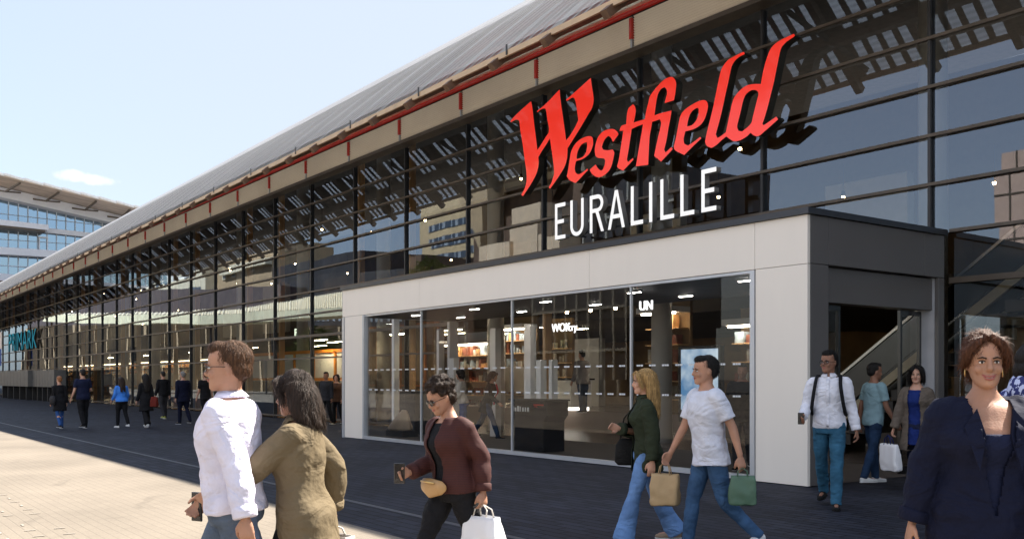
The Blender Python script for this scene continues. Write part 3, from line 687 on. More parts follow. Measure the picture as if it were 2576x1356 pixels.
# white capitals
YE = 13.72
es = wroot('letter_sign', (-14.2, YE, 4.6), 'white narrow capital letters standing under the red script', 'sign')
DX = lambda x: onY((2050 + .236 * x) / 1.490683, 600, YE).x
EX = lambda x: onY((2380 + .236 * x) / 1.490683, 600, YE).x
Z0, Z1, ST = 4.605, 5.41, .085
def Epoly(a, c):
    m = .5 * (Z0 + Z1) - .01; cc = a + (c - a) * .86
    return [[(a, Z0), (c, Z0), (c, Z0 + ST), (a + ST, Z0 + ST), (a + ST, m - ST / 2), (cc, m - ST / 2), (cc, m + ST / 2), (a + ST, m + ST / 2), (a + ST, Z1 - ST), (c, Z1 - ST), (c, Z1), (a, Z1)]]
def Lpoly(a, c): return [[(a, Z0), (c, Z0), (c, Z0 + ST), (a + ST, Z0 + ST), (a + ST, Z1), (a, Z1)]]
def Upoly(a, c):
    r = (c - a) / 2; m = (a + c) / 2; zc_ = Z0 + r; o = [(a, Z1)]
    o += [(m - r * math.cos(t), zc_ - r * math.sin(t)) for t in [math.pi * i / 16 for i in range(17)]] + [(c, Z1), (c - ST, Z1)]
    o += [(m + (r - ST) * math.cos(t), zc_ - (r - ST) * math.sin(t)) for t in [math.pi * i / 16 for i in range(17)]] + [(a + ST, Z1)]
    return [o]
def Rpoly(a, c):
    h = (Z1 - Z0); r = h * .235; zc_ = Z1 - r; xc = c - r - .02
    out = [(a, Z0), (a + ST, Z0), (a + ST, Z1 - 2 * r), (xc - .06, Z1 - 2 * r), (c - ST * 1.05, Z0), (c, Z0), (xc + .035, Z1 - 2 * r + .012)]
    out += [(xc + (r) * math.sin(t), zc_ - r * math.cos(t)) for t in [math.pi * i / 14 for i in range(2, 15)]] + [(a, Z1)]
    hole = [(a + ST, Z1 - ST), (xc, Z1 - ST)] + [(xc + (r - ST) * math.sin(t), zc_ + (r - ST) * math.cos(t)) for t in [math.pi * i / 12 for i in range(1, 12)]] + [(xc, zc_ - r + ST), (a + ST, zc_ - r + ST)]
    return [out, hole]
def Apoly(a, c):
    m = (a + c) / 2; s = ST * .55; h = Z1 - Z0; k = (m - s - a) / h
    zb = Z0 + h * .27; zt = zb + ST
    out = [(a, Z0), (m - s, Z1), (m + s, Z1), (c, Z0), (c - ST * 1.05, Z0), (c - ST * 1.05 - k * (zb - Z0), zb), (a + ST * 1.05 + k * (zb - Z0), zb), (a + ST * 1.05, Z0)]
    hole = [(a + ST * 1.05 + k * (zt - Z0), zt), (m, Z1 - ST * 1.3), (c - ST * 1.05 - k * (zt - Z0), zt)]
    return [out, hole]
pl = lambda u, v, w: Vector((u, YE + .06 - w, v)) - es.location
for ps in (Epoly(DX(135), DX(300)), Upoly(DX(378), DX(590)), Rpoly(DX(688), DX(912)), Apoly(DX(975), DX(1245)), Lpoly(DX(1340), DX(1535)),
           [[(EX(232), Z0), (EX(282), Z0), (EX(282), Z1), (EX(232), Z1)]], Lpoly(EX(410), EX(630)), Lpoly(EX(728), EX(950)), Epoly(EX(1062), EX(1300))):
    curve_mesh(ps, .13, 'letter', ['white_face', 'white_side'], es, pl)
wp(MB().box(DX(135), EX(1300), YE + .14, YE + .18, 4.66, 4.70).bar((DX(300), YE + .16, 4.68), (DX(300), YG - .08, 4.68), .04).bar((EX(700), YE + .16, 4.68), (EX(700), YG - .08, 4.68), .04), 'bracket', 'steel_dark', es)
# cyan shop sign on the glass far along the front
a, c = onY(22, 884, YG - .2), onY(92, 876, YG - .2)
ps = wroot('shop_sign', (a.x, YG - .2, a.z), 'cyan glowing shop letters on the far left glass', 'sign')
text_mesh('PRIMARK', 2.15, .08, 'letter_row', ['cyan_glow', 'sign_side'], ps, lambda u, v, w: Vector((u, -w, v)), sx=(c.x - a.x) / 8.6)
# inside signs (glowing)
def isign(txt, x, y, depth, size, mat, label, sx=1):
    p = at(x, depth, CH + (HZ - y) / F * depth)
    o = wroot('shop_sign', tuple(p), label, 'sign')
    text_mesh(txt, size, .03, 'letter_row', [mat], o, lambda u, v, w: Vector((u, -w, v)), sx=sx)
    return o
isign('WOK', 1388, 835, 30, .36, 'white_glow', 'white glowing letters of a noodle bar behind the shop window')
isign('cry', 1430, 832, 29.6, .32, 'white_glow', 'small white script beside the noodle bar letters')
o = wroot('green_light', tuple(at(1376, 30, CH + (HZ - 838) / F * 30)), 'small green glowing mark left of the noodle bar letters', 'sign')
wp(MB().box(o.location.x - .06, o.location.x + .06, o.location.y, o.location.y + .05, o.location.z, o.location.z + .35), 'lit_panel', 'green_glow', o)
isign('UN', 1608, 781, 17.6, .24, 'white_glow', 'white glowing letters high at the right pane of the shop window')
isign('FRESH', 741, 847, 44, .52, 'cream_glow', 'cream glowing capitals inside above the orange hoarding', sx=.9)
# lit advertising screen
p0, p1 = at(1712, 16.6), at(1806, 16.6)
def boxat(mb, x0, x1, y0, y1, Y, th=.08):
    a = onY(x0, y1, Y); c = onY(x1, y0, Y); z0 = max(0.01, CH + (HZ - y1) / F * (a.y / ray(x0)[1])); z1 = CH + (HZ - y0) / F * (c.y / ray(x1)[1])
    mb.box(a.x, c.x, Y, Y + th, z0, z1); return mb
ad = wroot('advert_screen', tuple(onY(1758, 1000, 14.7)), 'tall pale blue lit poster screen inside behind the man in the white tee', 'screen')
wp(boxat(MB(), 1706, 1812, 868, 1060, 14.72, .12), 'screen_case', 'black_gloss', ad)
scr, n_ = newmat('screen_picture'); o_ = n_.nodes.new('ShaderNodeOutputMaterial'); e_ = n_.nodes.new('ShaderNodeEmission'); t_ = n_.nodes.new('ShaderNodeTexNoise'); r_ = n_.nodes.new('ShaderNodeValToRGB')
g_ = n_.nodes.new('ShaderNodeTexCoord'); lnk(n_, g_.outputs['Object'], t_.inputs['Vector']); t_.inputs['Scale'].default_value = 2.2; t_.inputs['Detail'].default_value = 3
r_.color_ramp.elements[0].position = .35; r_.color_ramp.elements[0].color = (.06, .14, .26, 1); r_.color_ramp.elements[1].position = .62; r_.color_ramp.elements[1].color = (.35, .42, .48, 1)
lnk(n_, t_.outputs[0], r_.inputs[0]); lnk(n_, r_.outputs[0], e_.inputs[0]); e_.inputs[1].default_value = .5; lnk(n_, e_.outputs[0], o_.inputs[0]); MATS['screen_picture'] = scr
wp(boxat(MB(), 1713, 1805, 876, 1030, 14.70, .015), 'screen', 'screen_picture', ad)
# posts and frames behind the shop window
for i, (x0, x1, y0, y1, Y) in enumerate(((1318, 1334, 815, 1005, 13.6), (1348, 1360, 905, 1005, 13.7), (1380, 1388, 905, 1005, 13.8), (1232, 1246, 825, 1000, 14.0), (1098, 1104, 830, 1000, 14.0), (1127, 1141, 900, 1010, 13.9), (985, 991, 790, 1000, 13.6))):
    o = wroot('white_post', tuple(onY((x0 + x1) / 2, 1000, Y))[:2] + (0,), ['tall white post just right of the black terminal', 'short white post between two taller ones behind the terminal', 'thin white post beside the bright counter', 'white post at the back left of the terminal', 'thin white post at the back near the left panes', 'stubby white post behind the waiting woman', 'slim pale post near the left end of the shop window'][i], 'post')
    a = onY(x0, y1, Y); c = onY(x1, y0, Y)
    bevel(wp(MB().box(a.x, c.x, Y, Y + .18, 0.01, c.z), 'post_body', 'white_paint', o), .01)
# glowing counter of the noodle bar on the raised floor
ct = wroot('service_counter', tuple(at(1410, 29.5, .52)), 'bright white counter with glowing foot inside the noodle bar', 'counter')
c0, c1 = at(1384, 29.5), at(1440, 29.5)
wp(MB().box(c0.x, c1.x + .6, c0.y, c0.y + .8, .62, 1.42), 'counter_body', 'white_paint', ct)
wp(MB().box(c0.x - .1, c1.x + .7, c0.y - .04, c0.y + .84, 1.43, 1.48), 'counter_top', 'black_gloss', ct)
wp(MB().box(c0.x, c1.x + .6, c0.y + .03, c0.y + .7, .525, .615), 'foot_light', 'counter_glow', ct)
sh = wroot('bar_shelf', tuple(at(1470, 31.5, .52)), 'back shelf of the noodle bar with warm lit bottles', 'shelf')
s0, s1 = at(1385, 31.5), at(1530, 31.5)
sb = MB().box(s0.x, s1.x, s0.y, s0.y + .1, .53, 3.4)
wp(sb, 'shelf_back', 'interior_brown', sh)
sb = MB()
for z in (1.5, 1.95, 2.4): sb.box(s0.x, s1.x, s0.y - .3, s0.y - .01, z, z + .04)
wp(sb, 'shelf_board', 'column_wood', sh)
rs = random.Random(2); sb = MB()
for z in (1.54, 1.99, 2.44):
    x = s0.x + .1
    while x < s1.x - .1:
        r = rs.uniform(.03, .06); sb.tube([(x, s0.y - .16, z), (x, s0.y - .16, z + rs.uniform(.15, .3))], r, 8); x += rs.uniform(.14, .4)
wp(sb, 'bottles', pmat('bottle_mix', (.5, .42, .3), .3, var=.8, scale=5), sh)
for i in range(4):
    x = s0.x + .6 + i * 1.1
    o = tag(empty('pendant_lamp', (x, s0.y - .7, 3.5)), 'warm globe lamp over the noodle bar counter', 'lamp', 'globe lamps over the noodle bar')
    MB().tube([(0, 0, .1), (0, 0, 1.0)], .01, 6).build('stem', 'steel_dark', o); MB().ell((0, 0, 0), (.05, .05, .05)).build('bulb', 'lamp_warm', o, True)
# black information terminal
kx = onY(1344, 1100, 11.9)
kt = wroot('information_terminal', (kx.x, 12.0, 0), 'black flared terminal stand behind the shop window', 'terminal')
def prism(mb, prof, y0, y1):
    n = len(prof); vs = [(x, y0, z) for x, z in prof] + [(x, y1, z) for x, z in prof]
    return mb.add(vs, [tuple(range(n)), tuple(range(n, 2 * n))[::-1]] + [(i, i + n, (i + 1) % n + n, (i + 1) % n) for i in range(n)])
X = kx.x
bevel(wp(prism(MB(), [(X - .48, .01), (X + .48, .01), (X + .48, .62), (X + .60, .74), (X + .60, 1.02), (X - .60, 1.02), (X - .60, .74), (X - .48, .62)], 11.75, 12.3), 'terminal_body', 'black_gloss', kt), .012)
wp(MB().box(X - .62, X + .62, 11.7, 12.33, 1.021, 1.05), 'terminal_top', 'black_matt', kt)
lb = MB()
for i in range(7): lb.box(X - .54 + i * .085, X - .54 + i * .085 + rs.uniform(.03, .06), 11.742, 11.746, .80, .80 + rs.uniform(.06, .11))
wp(lb, 'white_lettering', 'white_paint', kt)
wp(MB().box(X + .18, X + .5, 11.742, 11.746, .93, .955).box(X + .2, X + .3, 11.742, 11.746, .90, .915), 'red_lettering', 'red_paint', kt)
# sack and bin inside, left panes
p = onY(1007, 1060, 12.2)
sk = wroot('beige_sack', (p.x, 12.2, 0), 'slumped beige sack on the floor behind the left panes', 'bag')
b = MB().rings([(Vector((p.x, 12.2, .16)), Vector((.42, 0, 0)), Vector((0, .25, 0))), (Vector((p.x, 12.2, .22)), Vector((.45, 0, 0)), Vector((0, .27, 0))), (Vector((p.x + .06, 12.2, .4)), Vector((.3, 0, 0)), Vector((0, .2, 0))), (Vector((p.x + .16, 12.2, .58)), Vector((.17, 0, 0)), Vector((0, .12, 0))), (Vector((p.x + .2, 12.2, .68)), Vector((.06, 0, 0)), Vector((0, .05, 0)))], 18)
wp(b, 'sack_body', pmat('canvas', (.58, .47, .36), .8, bump=.4, bscale=20), sk, True)
wp(MB().box(p.x - .4, p.x + .45, 12.0, 12.45, .01, .155), 'sack_base', 'black_matt', sk)
p = onY(1040, 1060, 13.0)
bn = wroot('litter_bin', (p.x, 13.0, 0), 'dark square litter bin beside the beige sack', 'bin')
bevel(wp(MB().box(p.x - .4, p.x + .4, 12.8, 13.3, .02, 1.12), 'bin_body', 'black_matt', bn), .02)
wp(MB().box(p.x - .42, p.x + .42, 12.78, 13.32, 1.125, 1.17), 'bin_lid', 'black_gloss', bn)
# orange framed hoarding inside, seen left of the portal
hd = wroot('site_hoarding', tuple(onY(742, 1010, 15.35))[:2] + (0,), 'white hoarding boards in orange frames inside the glass', 'hoarding')
bs, fs_ = MB(), MB()
xs_ = [627, 700, 742, 790, 845, 905]; YH = 15.35
zt_, zb_ = 2.42, 1.50
for a, c in zip(xs_, xs_[1:]):
    A = onY(a, 950, YH); B = onY(c, 950, YH); bs.box(A.x + .08, B.x - .08, YH, YH + .04, zb_ + .02, zt_)
    fs_.box(A.x - .06, A.x + .06, YH - .06, YH - .001, .02, zt_ + .1)
A = onY(627, 950, YH); B = onY(905, 950, YH)
fs_.box(A.x, B.x, YH - .06, YH - .002, zt_ + .002, zt_ + .12); fs_.box(A.x, B.x, YH - .06, YH - .002, zb_ - .1, zb_ + .0)
wp(MB().box(A.x + .1, B.x - .1, YH + .05, YH + .1, .02, zb_ - .12), 'dark_board', 'interior_dark', hd)
wp(bs, 'board', 'white_paint', hd); wp(fs_, 'orange_rail', 'orange_frame', hd)
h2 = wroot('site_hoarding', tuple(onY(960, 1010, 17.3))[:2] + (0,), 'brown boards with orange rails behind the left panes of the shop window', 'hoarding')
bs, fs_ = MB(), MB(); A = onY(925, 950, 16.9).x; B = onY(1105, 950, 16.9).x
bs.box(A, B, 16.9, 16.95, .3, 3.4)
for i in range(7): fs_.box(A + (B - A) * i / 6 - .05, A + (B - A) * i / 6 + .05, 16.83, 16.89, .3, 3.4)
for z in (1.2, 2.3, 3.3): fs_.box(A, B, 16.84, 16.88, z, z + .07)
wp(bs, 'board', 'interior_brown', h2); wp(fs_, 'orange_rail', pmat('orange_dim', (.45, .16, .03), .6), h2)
# low grey equipment cabinets on legs by the glass at the far left
for i, (xa, xb, Y, lab) in enumerate(((-4, 70, 12.3, 'long grey metal cabinet on black legs by the far glass, left one'), (72, 136, 12.6, 'long grey metal cabinet on black legs by the far glass, right one'))):
    A = onY(xa, 950, Y).x; B = onY(xb, 950, Y).x
    cb = wroot('street_cabinet', ((A + B) / 2, Y, 0), lab, 'cabinet')
    s = MB(); n = 9
    for j in range(n): s.box(A + (B - A) * j / n + .03, A + (B - A) * (j + 1) / n - .03, Y, Y + .7, .95, 2.05)
    bevel(wp(s, 'cabinet_body', pmat('cab_grey', (.12, .12, .115), .5), cb), .01)
    for j in range(5):
        x = A + (B - A) * (j + .5) / 5; wp(MB().box(x - .12, x + .12, Y + .1, Y + .6, 0, .945), 'leg', 'black_matt', cb)
# blue and white flag banner at the left edge
fb = onY(-3, 1010, 13.2); fl = wroot('feather_banner', (fb.x, 13.2, 0), 'blue and white banner on a pole at the left edge', 'banner')
wp(MB().tube([(fb.x - 1.2, 13.2, 0), (fb.x - 1.2, 13.2, 6.2)], .05, 8), 'pole', 'steel_dark', fl)
wp(MB().box(fb.x - 1.14, fb.x + 1.1, 13.17, 13.23, 2.6, 4.0), 'blue_cloth', pmat('blue_cloth', (.03, .09, .45), .6), fl)
wp(MB().box(fb.x - 1.14, fb.x + 1.6, 13.18, 13.22, 4.01, 5.4), 'white_cloth', pmat('white_cloth', (.75, .7, .68), .6), fl)

# ------------------------------------------------------------------ office building beyond the roof, far left
XB = -153.0
P3 = lambda x, y: onX(x, y, XB)
def z6(x, y): return ((x * .36866) / 1.490683, (600 + y * .36866) / 1.490683)   # from a detail of the photograph
pb = lambda x, y: P3(*z6(x, y))
off = wroot('office_building', (XB - 6, 24, 0), 'white and blue glass office block with wide overhanging roof beyond the mall', 'building')
YL, YR = P3(-40, 600).y, P3(420, 600).y
def zline(a, c):      # height of a line through two detail points as a function of Y
    A, B = pb(*a), pb(*c); k = (B.z - A.z) / (B.y - A.y); return lambda Y: A.z + k * (Y - A.y)
roofT = zline((0, 160), (1320, 482)); bandT = zline((0, 305), (1130, 572)); bandB = zline((0, 405), (1030, 640))
def strip(f0, f1, x0, x1, y0=YL, y1=YR, n=8):
    b = MB()
    for i in range(n):
        a = y0 + (y1 - y0) * i / n; c = y0 + (y1 - y0) * (i + 1) / n
        vs = [(x0, a, f0(a)), (x1, a, f0(a)), (x1, c, f0(c)), (x0, c, f0(c)), (x0, a, f1(a)), (x1, a, f1(a)), (x1, c, f1(c)), (x0, c, f1(c))]
        b.add(vs, [(0, 3, 2, 1), (4, 5, 6, 7), (0, 1, 5, 4), (1, 2, 6, 5), (2, 3, 7, 6), (3, 0, 4, 7)])
    return b
wp(strip(bandB, bandT, XB - .6, XB + 2.2), 'white_fascia', pmat('office_white', (.62, .65, .72), .5, var=.03), off)
z_ = bandB
wp(strip(lambda Y: 0, lambda Y: bandB(Y) - .02, XB - 22, XB - .25), 'core', 'interior_dark', off)
# overhanging roof: sloping soffit that rises towards the viewer
b = MB(); n = 10
for i in range(n):
    a = YL + (YR - YL) * i / n; c = YL + (YR - YL) * (i + 1) / n
    k = (XB + 9) / XB
    ra, rc = (roofT(a * 1) - CH) * k + CH, (roofT(c) - CH) * k + CH
    b.add([(XB + .5, a, bandT(a) + .1), (XB + 9, a * k, ra), (XB + 9, c * k, rc), (XB + .5, c, bandT(c) + .1), (XB + .5, a, bandT(a) + .9), (XB + 9, a * k, ra + .2), (XB + 9, c * k, rc + .2), (XB + .5, c, bandT(c) + .9)],
          [(0, 1, 2, 3), (4, 7, 6, 5), (1, 5, 6, 2), (0, 3, 7, 4), (0, 4, 5, 1), (2, 6, 7, 3)])
wp(b, 'roof_soffit', pmat('soffit_beige', (.50, .42, .37), .7, var=.3, scale=1.2, stretch=(1, .25, 1)), off)
b = MB(); k = (XB + 9) / XB
for i in range(n):
    a = YL + (YR - YL) * i / n; c = YL + (YR - YL) * (i + 1) / n
    b.bar((XB + 9.2, a * k, (roofT(a) - CH) * k + CH + .3), (XB + 9.2, c * k, (roofT(c) - CH) * k + CH + .15), .3, .3)
wp(b, 'roof_edge', pmat('roof_edge_white', (.55, .55, .55), .5), off)
for px in (210, 605, 985, 1330):
    T = pb(px, 160 + px * .244); B0 = bandT(T.y)
    a = Vector((XB + 8.6, T.y * k, (roofT(T.y) - CH) * k + CH - .25)); m_ = Vector((XB + 4.5, T.y - 2.6, 0)); m_.z = (B0 + a.z) / 2 - .6
    wp(MB().bar(a, m_, .22, .22).bar(m_, (XB + 1, T.y - 4.4, B0 + .2), .22, .22).bar(m_, (XB + 1, T.y + .7, B0 + .1), .18, .18), 'strut', 'rail_brown', off)
# storeys: glass with pale mullions, white ledges
l1 = zline((0, 640), (860, 735)); l2 = zline((0, 900), (480, 930)); l3 = zline((0, 1165), (80, 1172))
gl = MB(); gl.quad((XB, YL, 0), (XB, YR, 0), (XB, YR, bandB(YR)), (XB, YL, bandB(YL)))
wp(gl, 'glass_front', 'far_glass', off)
yB = pb(450, 680).y; yC = pb(480, 930).y
wp(strip(lambda Y: l1(Y) - .75, lambda Y: l1(Y), XB + .05, XB + 3.2, YL, yB, 3), 'ledge', 'office_white', off)
wp(strip(lambda Y: l1(Y) - 1.0, lambda Y: l1(Y) - .76, XB + .05, XB + 2.9, YL, yB - .4, 3), 'ledge_soffit', 'rail_brown', off)
wp(strip(lambda Y: l1(Y) - .8, lambda Y: l1(Y) - .1, XB + .05, XB + .9, yB + .02, YR, 3), 'ledge', 'office_white', off)
wp(strip(lambda Y: l2(Y) - 1.0, lambda Y: l2(Y), XB + .05, XB + 1.8), 'ledge', 'office_white', off)
wp(strip(lambda Y: l3(Y) - 1.0, lambda Y: l3(Y), XB + .05, XB + 1.8), 'ledge', 'office_white', off)
y0 = pb(85, 800).y; dy = pb(185, 800).y - y0
b = MB(); yy = y0 - 3 * dy
while yy < YR: b.box(XB + .02, XB + .14, yy - .07, yy + .07, 0, bandB(yy)); yy += dy
wp(b, 'pale_mullions', pmat('mull_pale', (.45, .52, .6), .5), off)
b = MB()
for f in (l1, l2, l3):
    for d in (1.3, ): b.bar((XB + .1, YL, f(YL) + d), (XB + .1, YR, f(YR) + d), .08, .08)
for d in (-2.4,): b.bar((XB + .1, YL, l2(YL) + d + .0), (XB + .1, YR, l2(YR) + d), .1, .1)
wp(b, 'guard_rails', pmat('mull_pale', (.45, .52, .6), .5), off)
d0, d1 = pb(390, 780), pb(485, 925); b = MB()
for (a_, c_, e_, f_) in ((d0.y, d0.y + .16, d1.z, d0.z), (d1.y - .16, d1.y, d1.z, d0.z)): b.box(XB + .15, XB + .3, a_, c_, e_, f_)
b.box(XB + .15, XB + .3, d0.y + .161, d1.y - .161, d0.z - .2, d0.z)
wp(b, 'door_frame', 'office_white', off)

# ------------------------------------------------------------------ buildings across the plaza (behind the viewer, mirrored in the glass)
def block(name, label, x0, x1, ytop, Yv, mat, dep=14, zb=0, cat='building', ybot=None):
    a = mir(x0, ytop, Yv); c = mir(x1, ytop, Yv); yf = a.y; z1 = mir((x0 + x1) / 2 if x1 < 2300 else x0, ytop, Yv).z
    if ybot is not None: zb = mir(x0, ybot, Yv).z
    o = wroot(name, ((a.x + c.x) / 2, yf, 0), label, cat)
    wp(MB().box(min(a.x, c.x), max(a.x, c.x), yf - dep, yf, zb, z1), 'wall', mat, o)
    return o, min(a.x, c.x), max(a.x, c.x), yf, z1
pmat('ochre_render', (.55, .42, .25), .8, var=.1, scale=.2); pmat('brown_cladding', (.13, .085, .06), .7, var=.2, scale=.3)
pmat('dark_cladding', (.035, .035, .04), .6, var=.3, scale=.3); pmat('beige_block', (.62, .48, .34), .8, var=.06); pmat('cream_wall', (.66, .60, .45), .8, var=.06)
pmat('mauve_cladding', (.10, .08, .082), .7, var=.1, scale=.2); pmat('window_dark', (.05, .07, .10), .15, coat=.5); pmat('tan_wall', (.42, .31, .19), .8, var=.1)
pmat('window_pale', (.30, .34, .38), .3)
def wins(o, x0, x1, yf, rows, ww, gap, hh, mat, frame=None):
    b = MB(); f = MB(); 
    for z in rows:
        x = x0
        while x + ww <= x1 + .01:
            b.box(x, x + ww, yf + .02, yf + .08, z, z + hh)
            if frame:
                f.box(x - .25, x, yf + .02, yf + .2, z - .25, z + hh + .25); f.box(x + ww, x + ww + .25, yf + .02, yf + .2, z - .25, z + hh + .25)
                f.box(x, x + ww, yf + .02, yf + .2, z - .25, z - .01); f.box(x, x + ww, yf + .02, yf + .2, z + hh + .01, z + hh + .25)
            x += ww + gap
    wp(b, 'windows', mat, o)
    if frame: wp(f, 'window_frames', frame, o)
o, xa, xb, yf, zt = block('hotel', 'ochre hotel with rows of ribbon windows mirrored in the glass over the portal', 1057, 1262, 492, 110, 'ochre_render', 16)
xw0, xw1 = mir(1082, 600, 110).x, mir(1226, 600, 110).x
for i in range(12):
    z = zt - 6.6 - i * 2.95
    if z < 1: break
    wp(MB().box(xw0, xw1, yf + .02, yf + .1, z, z + 1.45), 'ribbon_window', 'window_dark', o)
    b = MB(); x = xw0; 
    while x < xw1: b.box(x, x + .35, yf + .11, yf + .16, z, z + 1.45); b.box(x + 1.4, x + 2.6, yf + .11, yf + .14, z + .1, z + 1.35); x += 4.6
    wp(b, 'window_frames', 'window_pale', o)
o, xa, xb, yf, zt = block('arts_building', 'brown clad block with pale roof slab and beige boxes mirrored below the red letters', 1200, 1470, 462, 68, 'brown_cladding', 12)
wp(MB().box(mir(1178, 470, 66).x, mir(1410, 470, 66).x, yf - 10, yf + 3.0, zt + .02, zt + 2.6), 'roof_slab', 'cream_wall', o)
bx = lambda x0, x1, y0, y1, Yv, d, mat, nm, oo: wp(MB().box(mir(x0, y0, Yv).x, mir(x1, y0, Yv).x, 2 * YG - Yv - d, 2 * YG - Yv, max(0, mir(x0, y1, Yv).z), mir(x0, y0, Yv).z), nm, mat, oo)
bx(1292, 1364, 532, 660, 62, 4, 'beige_block', 'beige_box', o); bx(1366, 1405, 590, 700, 61, 3, 'beige_block', 'beige_box', o); bx(1215, 1291, 622, 720, 61.5, 3, 'beige_block', 'beige_box', o)
A, Bq, Cq = mir(1186, 480, 67), mir(1262, 640, 67), mir(1262, 480, 67)
yq = 2 * YG - 67
wp(MB().add([(A.x, yq, A.z), (Cq.x, yq, Cq.z), (Bq.x, yq, Bq.z), (A.x, yq + 2.5, A.z), (Cq.x, yq + 2.5, Cq.z), (Bq.x, yq + 2.5, Bq.z)], [(0, 1, 2), (5, 4, 3), (0, 3, 4, 1), (1, 4, 5, 2), (2, 5, 3, 0)]), 'funnel', 'tan_wall', o)
o, xa, xb, yf, zt = block('office_block', 'dark glazed office front with thin pale frames mirrored behind the white letters', 1472, 1712, 440, 64, 'dark_cladding', 12)
b = MB()
for i in range(9):
    x = xa + (xb - xa) * i / 8; b.box(x - .12, x + .12, yf + .02, yf + .25, 0, zt - .6)
for i in range(6): b.box(xa, xb, yf + .02, yf + .2, 4 + i * 3.4, 4.25 + i * 3.4)
wp(b, 'frames', pmat('frame_grey', (.28, .27, .24), .6), o)
o, xa, xb, yf, zt = block('dark_store', 'black clad store mirrored left of the portal', 690, 898, 648, 62, 'dark_cladding', 12)
wins(o, xa + 2, xb - 2, yf, [zt - 6.2], 1.3, 2.6, 1.6, 'window_pale')
o, xa, xb, yf, zt = block('brown_store', 'brown store with small square windows mirrored above the portal corner', 900, 1056, 652, 70, 'brown_cladding', 12)
wins(o, xa + 2, xb - 2, yf, [zt - 7.2], 1.6, 2.4, 1.8, 'window_dark', 'tan_wall')
o, xa, xb, yf, zt = block('tan_block', 'tan rendered block with small framed windows mirrored left of the black store', 522, 689, 632, 75, 'tan_wall', 12)
wins(o, xa + 1.5, xb - 3, yf, [zt - 11, zt - 5], 2.0, 3.6, 2.0, 'window_dark', 'cream_wall')
wp(MB().box(xa + 14, xb, yf + .05, yf + 1.2, zt - 4.5, zt - 2.6), 'balcony', 'cream_wall', o)
o, xa, xb, yf, zt = block('perforated_block', 'cream building with big irregular openings mirrored in the left glass', 366, 520, 645, 72, 'cream_wall', 10)
b = MB(); rs = random.Random(4)
for r in range(3):
    x = xa + 2
    while x < xb - 4:
        ww = rs.uniform(3.5, 6); z = zt - 6 - r * 5.2
        b.add([(x + .5, yf + .03, z), (x + ww - .6, yf + .03, z), (x + ww, yf + .03, z + 2.6), (x, yf + .03, z + 2.9)], [(0, 1, 2, 3)]); x += ww + rs.uniform(2, 3.4)
wp(b, 'openings', 'window_dark', o)
def slab(name, label, x0, x1, t0, t1, V0, V1, mat, dep=5, low=None, lowmat=None):
    """long front seen at an angle in the glass: mirror depth runs from V0 to V1"""
    a = mir(x0, t0, V0); c = mir(x1, t1, V1); o = wroot(name, ((a.x + c.x) / 2, (a.y + c.y) / 2, 0), label, 'building')
    d = Vector((c.x - a.x, c.y - a.y, 0)).normalized(); nrm = Vector((d.y, -d.x, 0)) * dep
    def pr(z0a, z0c, z1a, z1c, off, nm, mt):
        f = nrm.normalized() * off; A = Vector((a.x, a.y, 0)) + f; Cc = Vector((c.x, c.y, 0)) + f; U = Vector((0, 0, 1))
        vs = [A + U * z0a, Cc + U * z0c, Cc + nrm + U * z0c, A + nrm + U * z0a, A + U * z1a, Cc + U * z1c, Cc + nrm + U * z1c, A + nrm + U * z1a]
        wp(MB().add(vs, [(0, 3, 2, 1), (4, 5, 6, 7), (0, 1, 5, 4), (1, 2, 6, 5), (2, 3, 7, 6), (3, 0, 4, 7)]), nm, mt, o)
    la, lc = (low or (0, 0))
    pr(la, lc, a.z, c.z, 0, 'wall', mat)
    if low: pr(0, 0, la - .02, lc - .02, -.3, 'shop_front', lowmat)
    b = MB(); L = (Vector((c.x, c.y, 0)) - Vector((a.x, a.y, 0))).length; t = 0; rs = random.Random(int(x0))
    while t < L and low:
        p = Vector((a.x, a.y, 0)) + d * t - nrm.normalized() * .42; q = p + d * .35; zz = la * .97
        b.add([p, q, q + Vector((0, 0, zz)), p + Vector((0, 0, zz))], [(0, 1, 2, 3)]); t += rs.uniform(2.5, 6)
    if low: wp(b, 'piers', 'tan_wall', o)
    return o, a, c, d
pmat('shop_brown', (.06, .04, .02), .5, var=.6, scale=.3)
slab('mauve_parade', 'long mauve fronted parade mirrored across the left glass', 60, 700, 740, 722, 32, 52, 'mauve_cladding', 5, (11, 9.5), 'shop_brown')
o, a_, c_, d_ = slab('dark_parade', 'dark shop parade mirrored right of the mauve one', 702, 1060, 706, 668, 54, 66, 'dark_cladding', 5, (9, 9), 'shop_brown')
b = MB()
for i in range(26):
    p = a_.lerp(c_, i / 26); q = a_.lerp(c_, (i + .45) / 26); b.add([(p.x, p.y + .12, 9.6), (q.x, q.y + .12, 9.6), (q.x, q.y + .12, 11.6), (p.x, p.y + .12, 11.6)], [(0, 1, 2, 3)])
wp(b, 'windows', 'window_pale', o)
o, xa, xb, yf, zt = block('pink_block', 'pinkish panelled block mirrored at the right edge', 2508, 2760, 385, 66, pmat('pink_panel', (.52, .37, .30), .7, var=.04), 12)
b = MB()
for i in range(1, 6): b.box(xa + (xb - xa) * i / 6 - .06, xa + (xb - xa) * i / 6 + .06, yf + .02, yf + .06, 0, zt)
for i in range(1, 6): b.box(xa, xb, yf + .02, yf + .05, zt * i / 6 - .05, zt * i / 6 + .05)
wp(b, 'panel_joints', 'rail_brown', o)
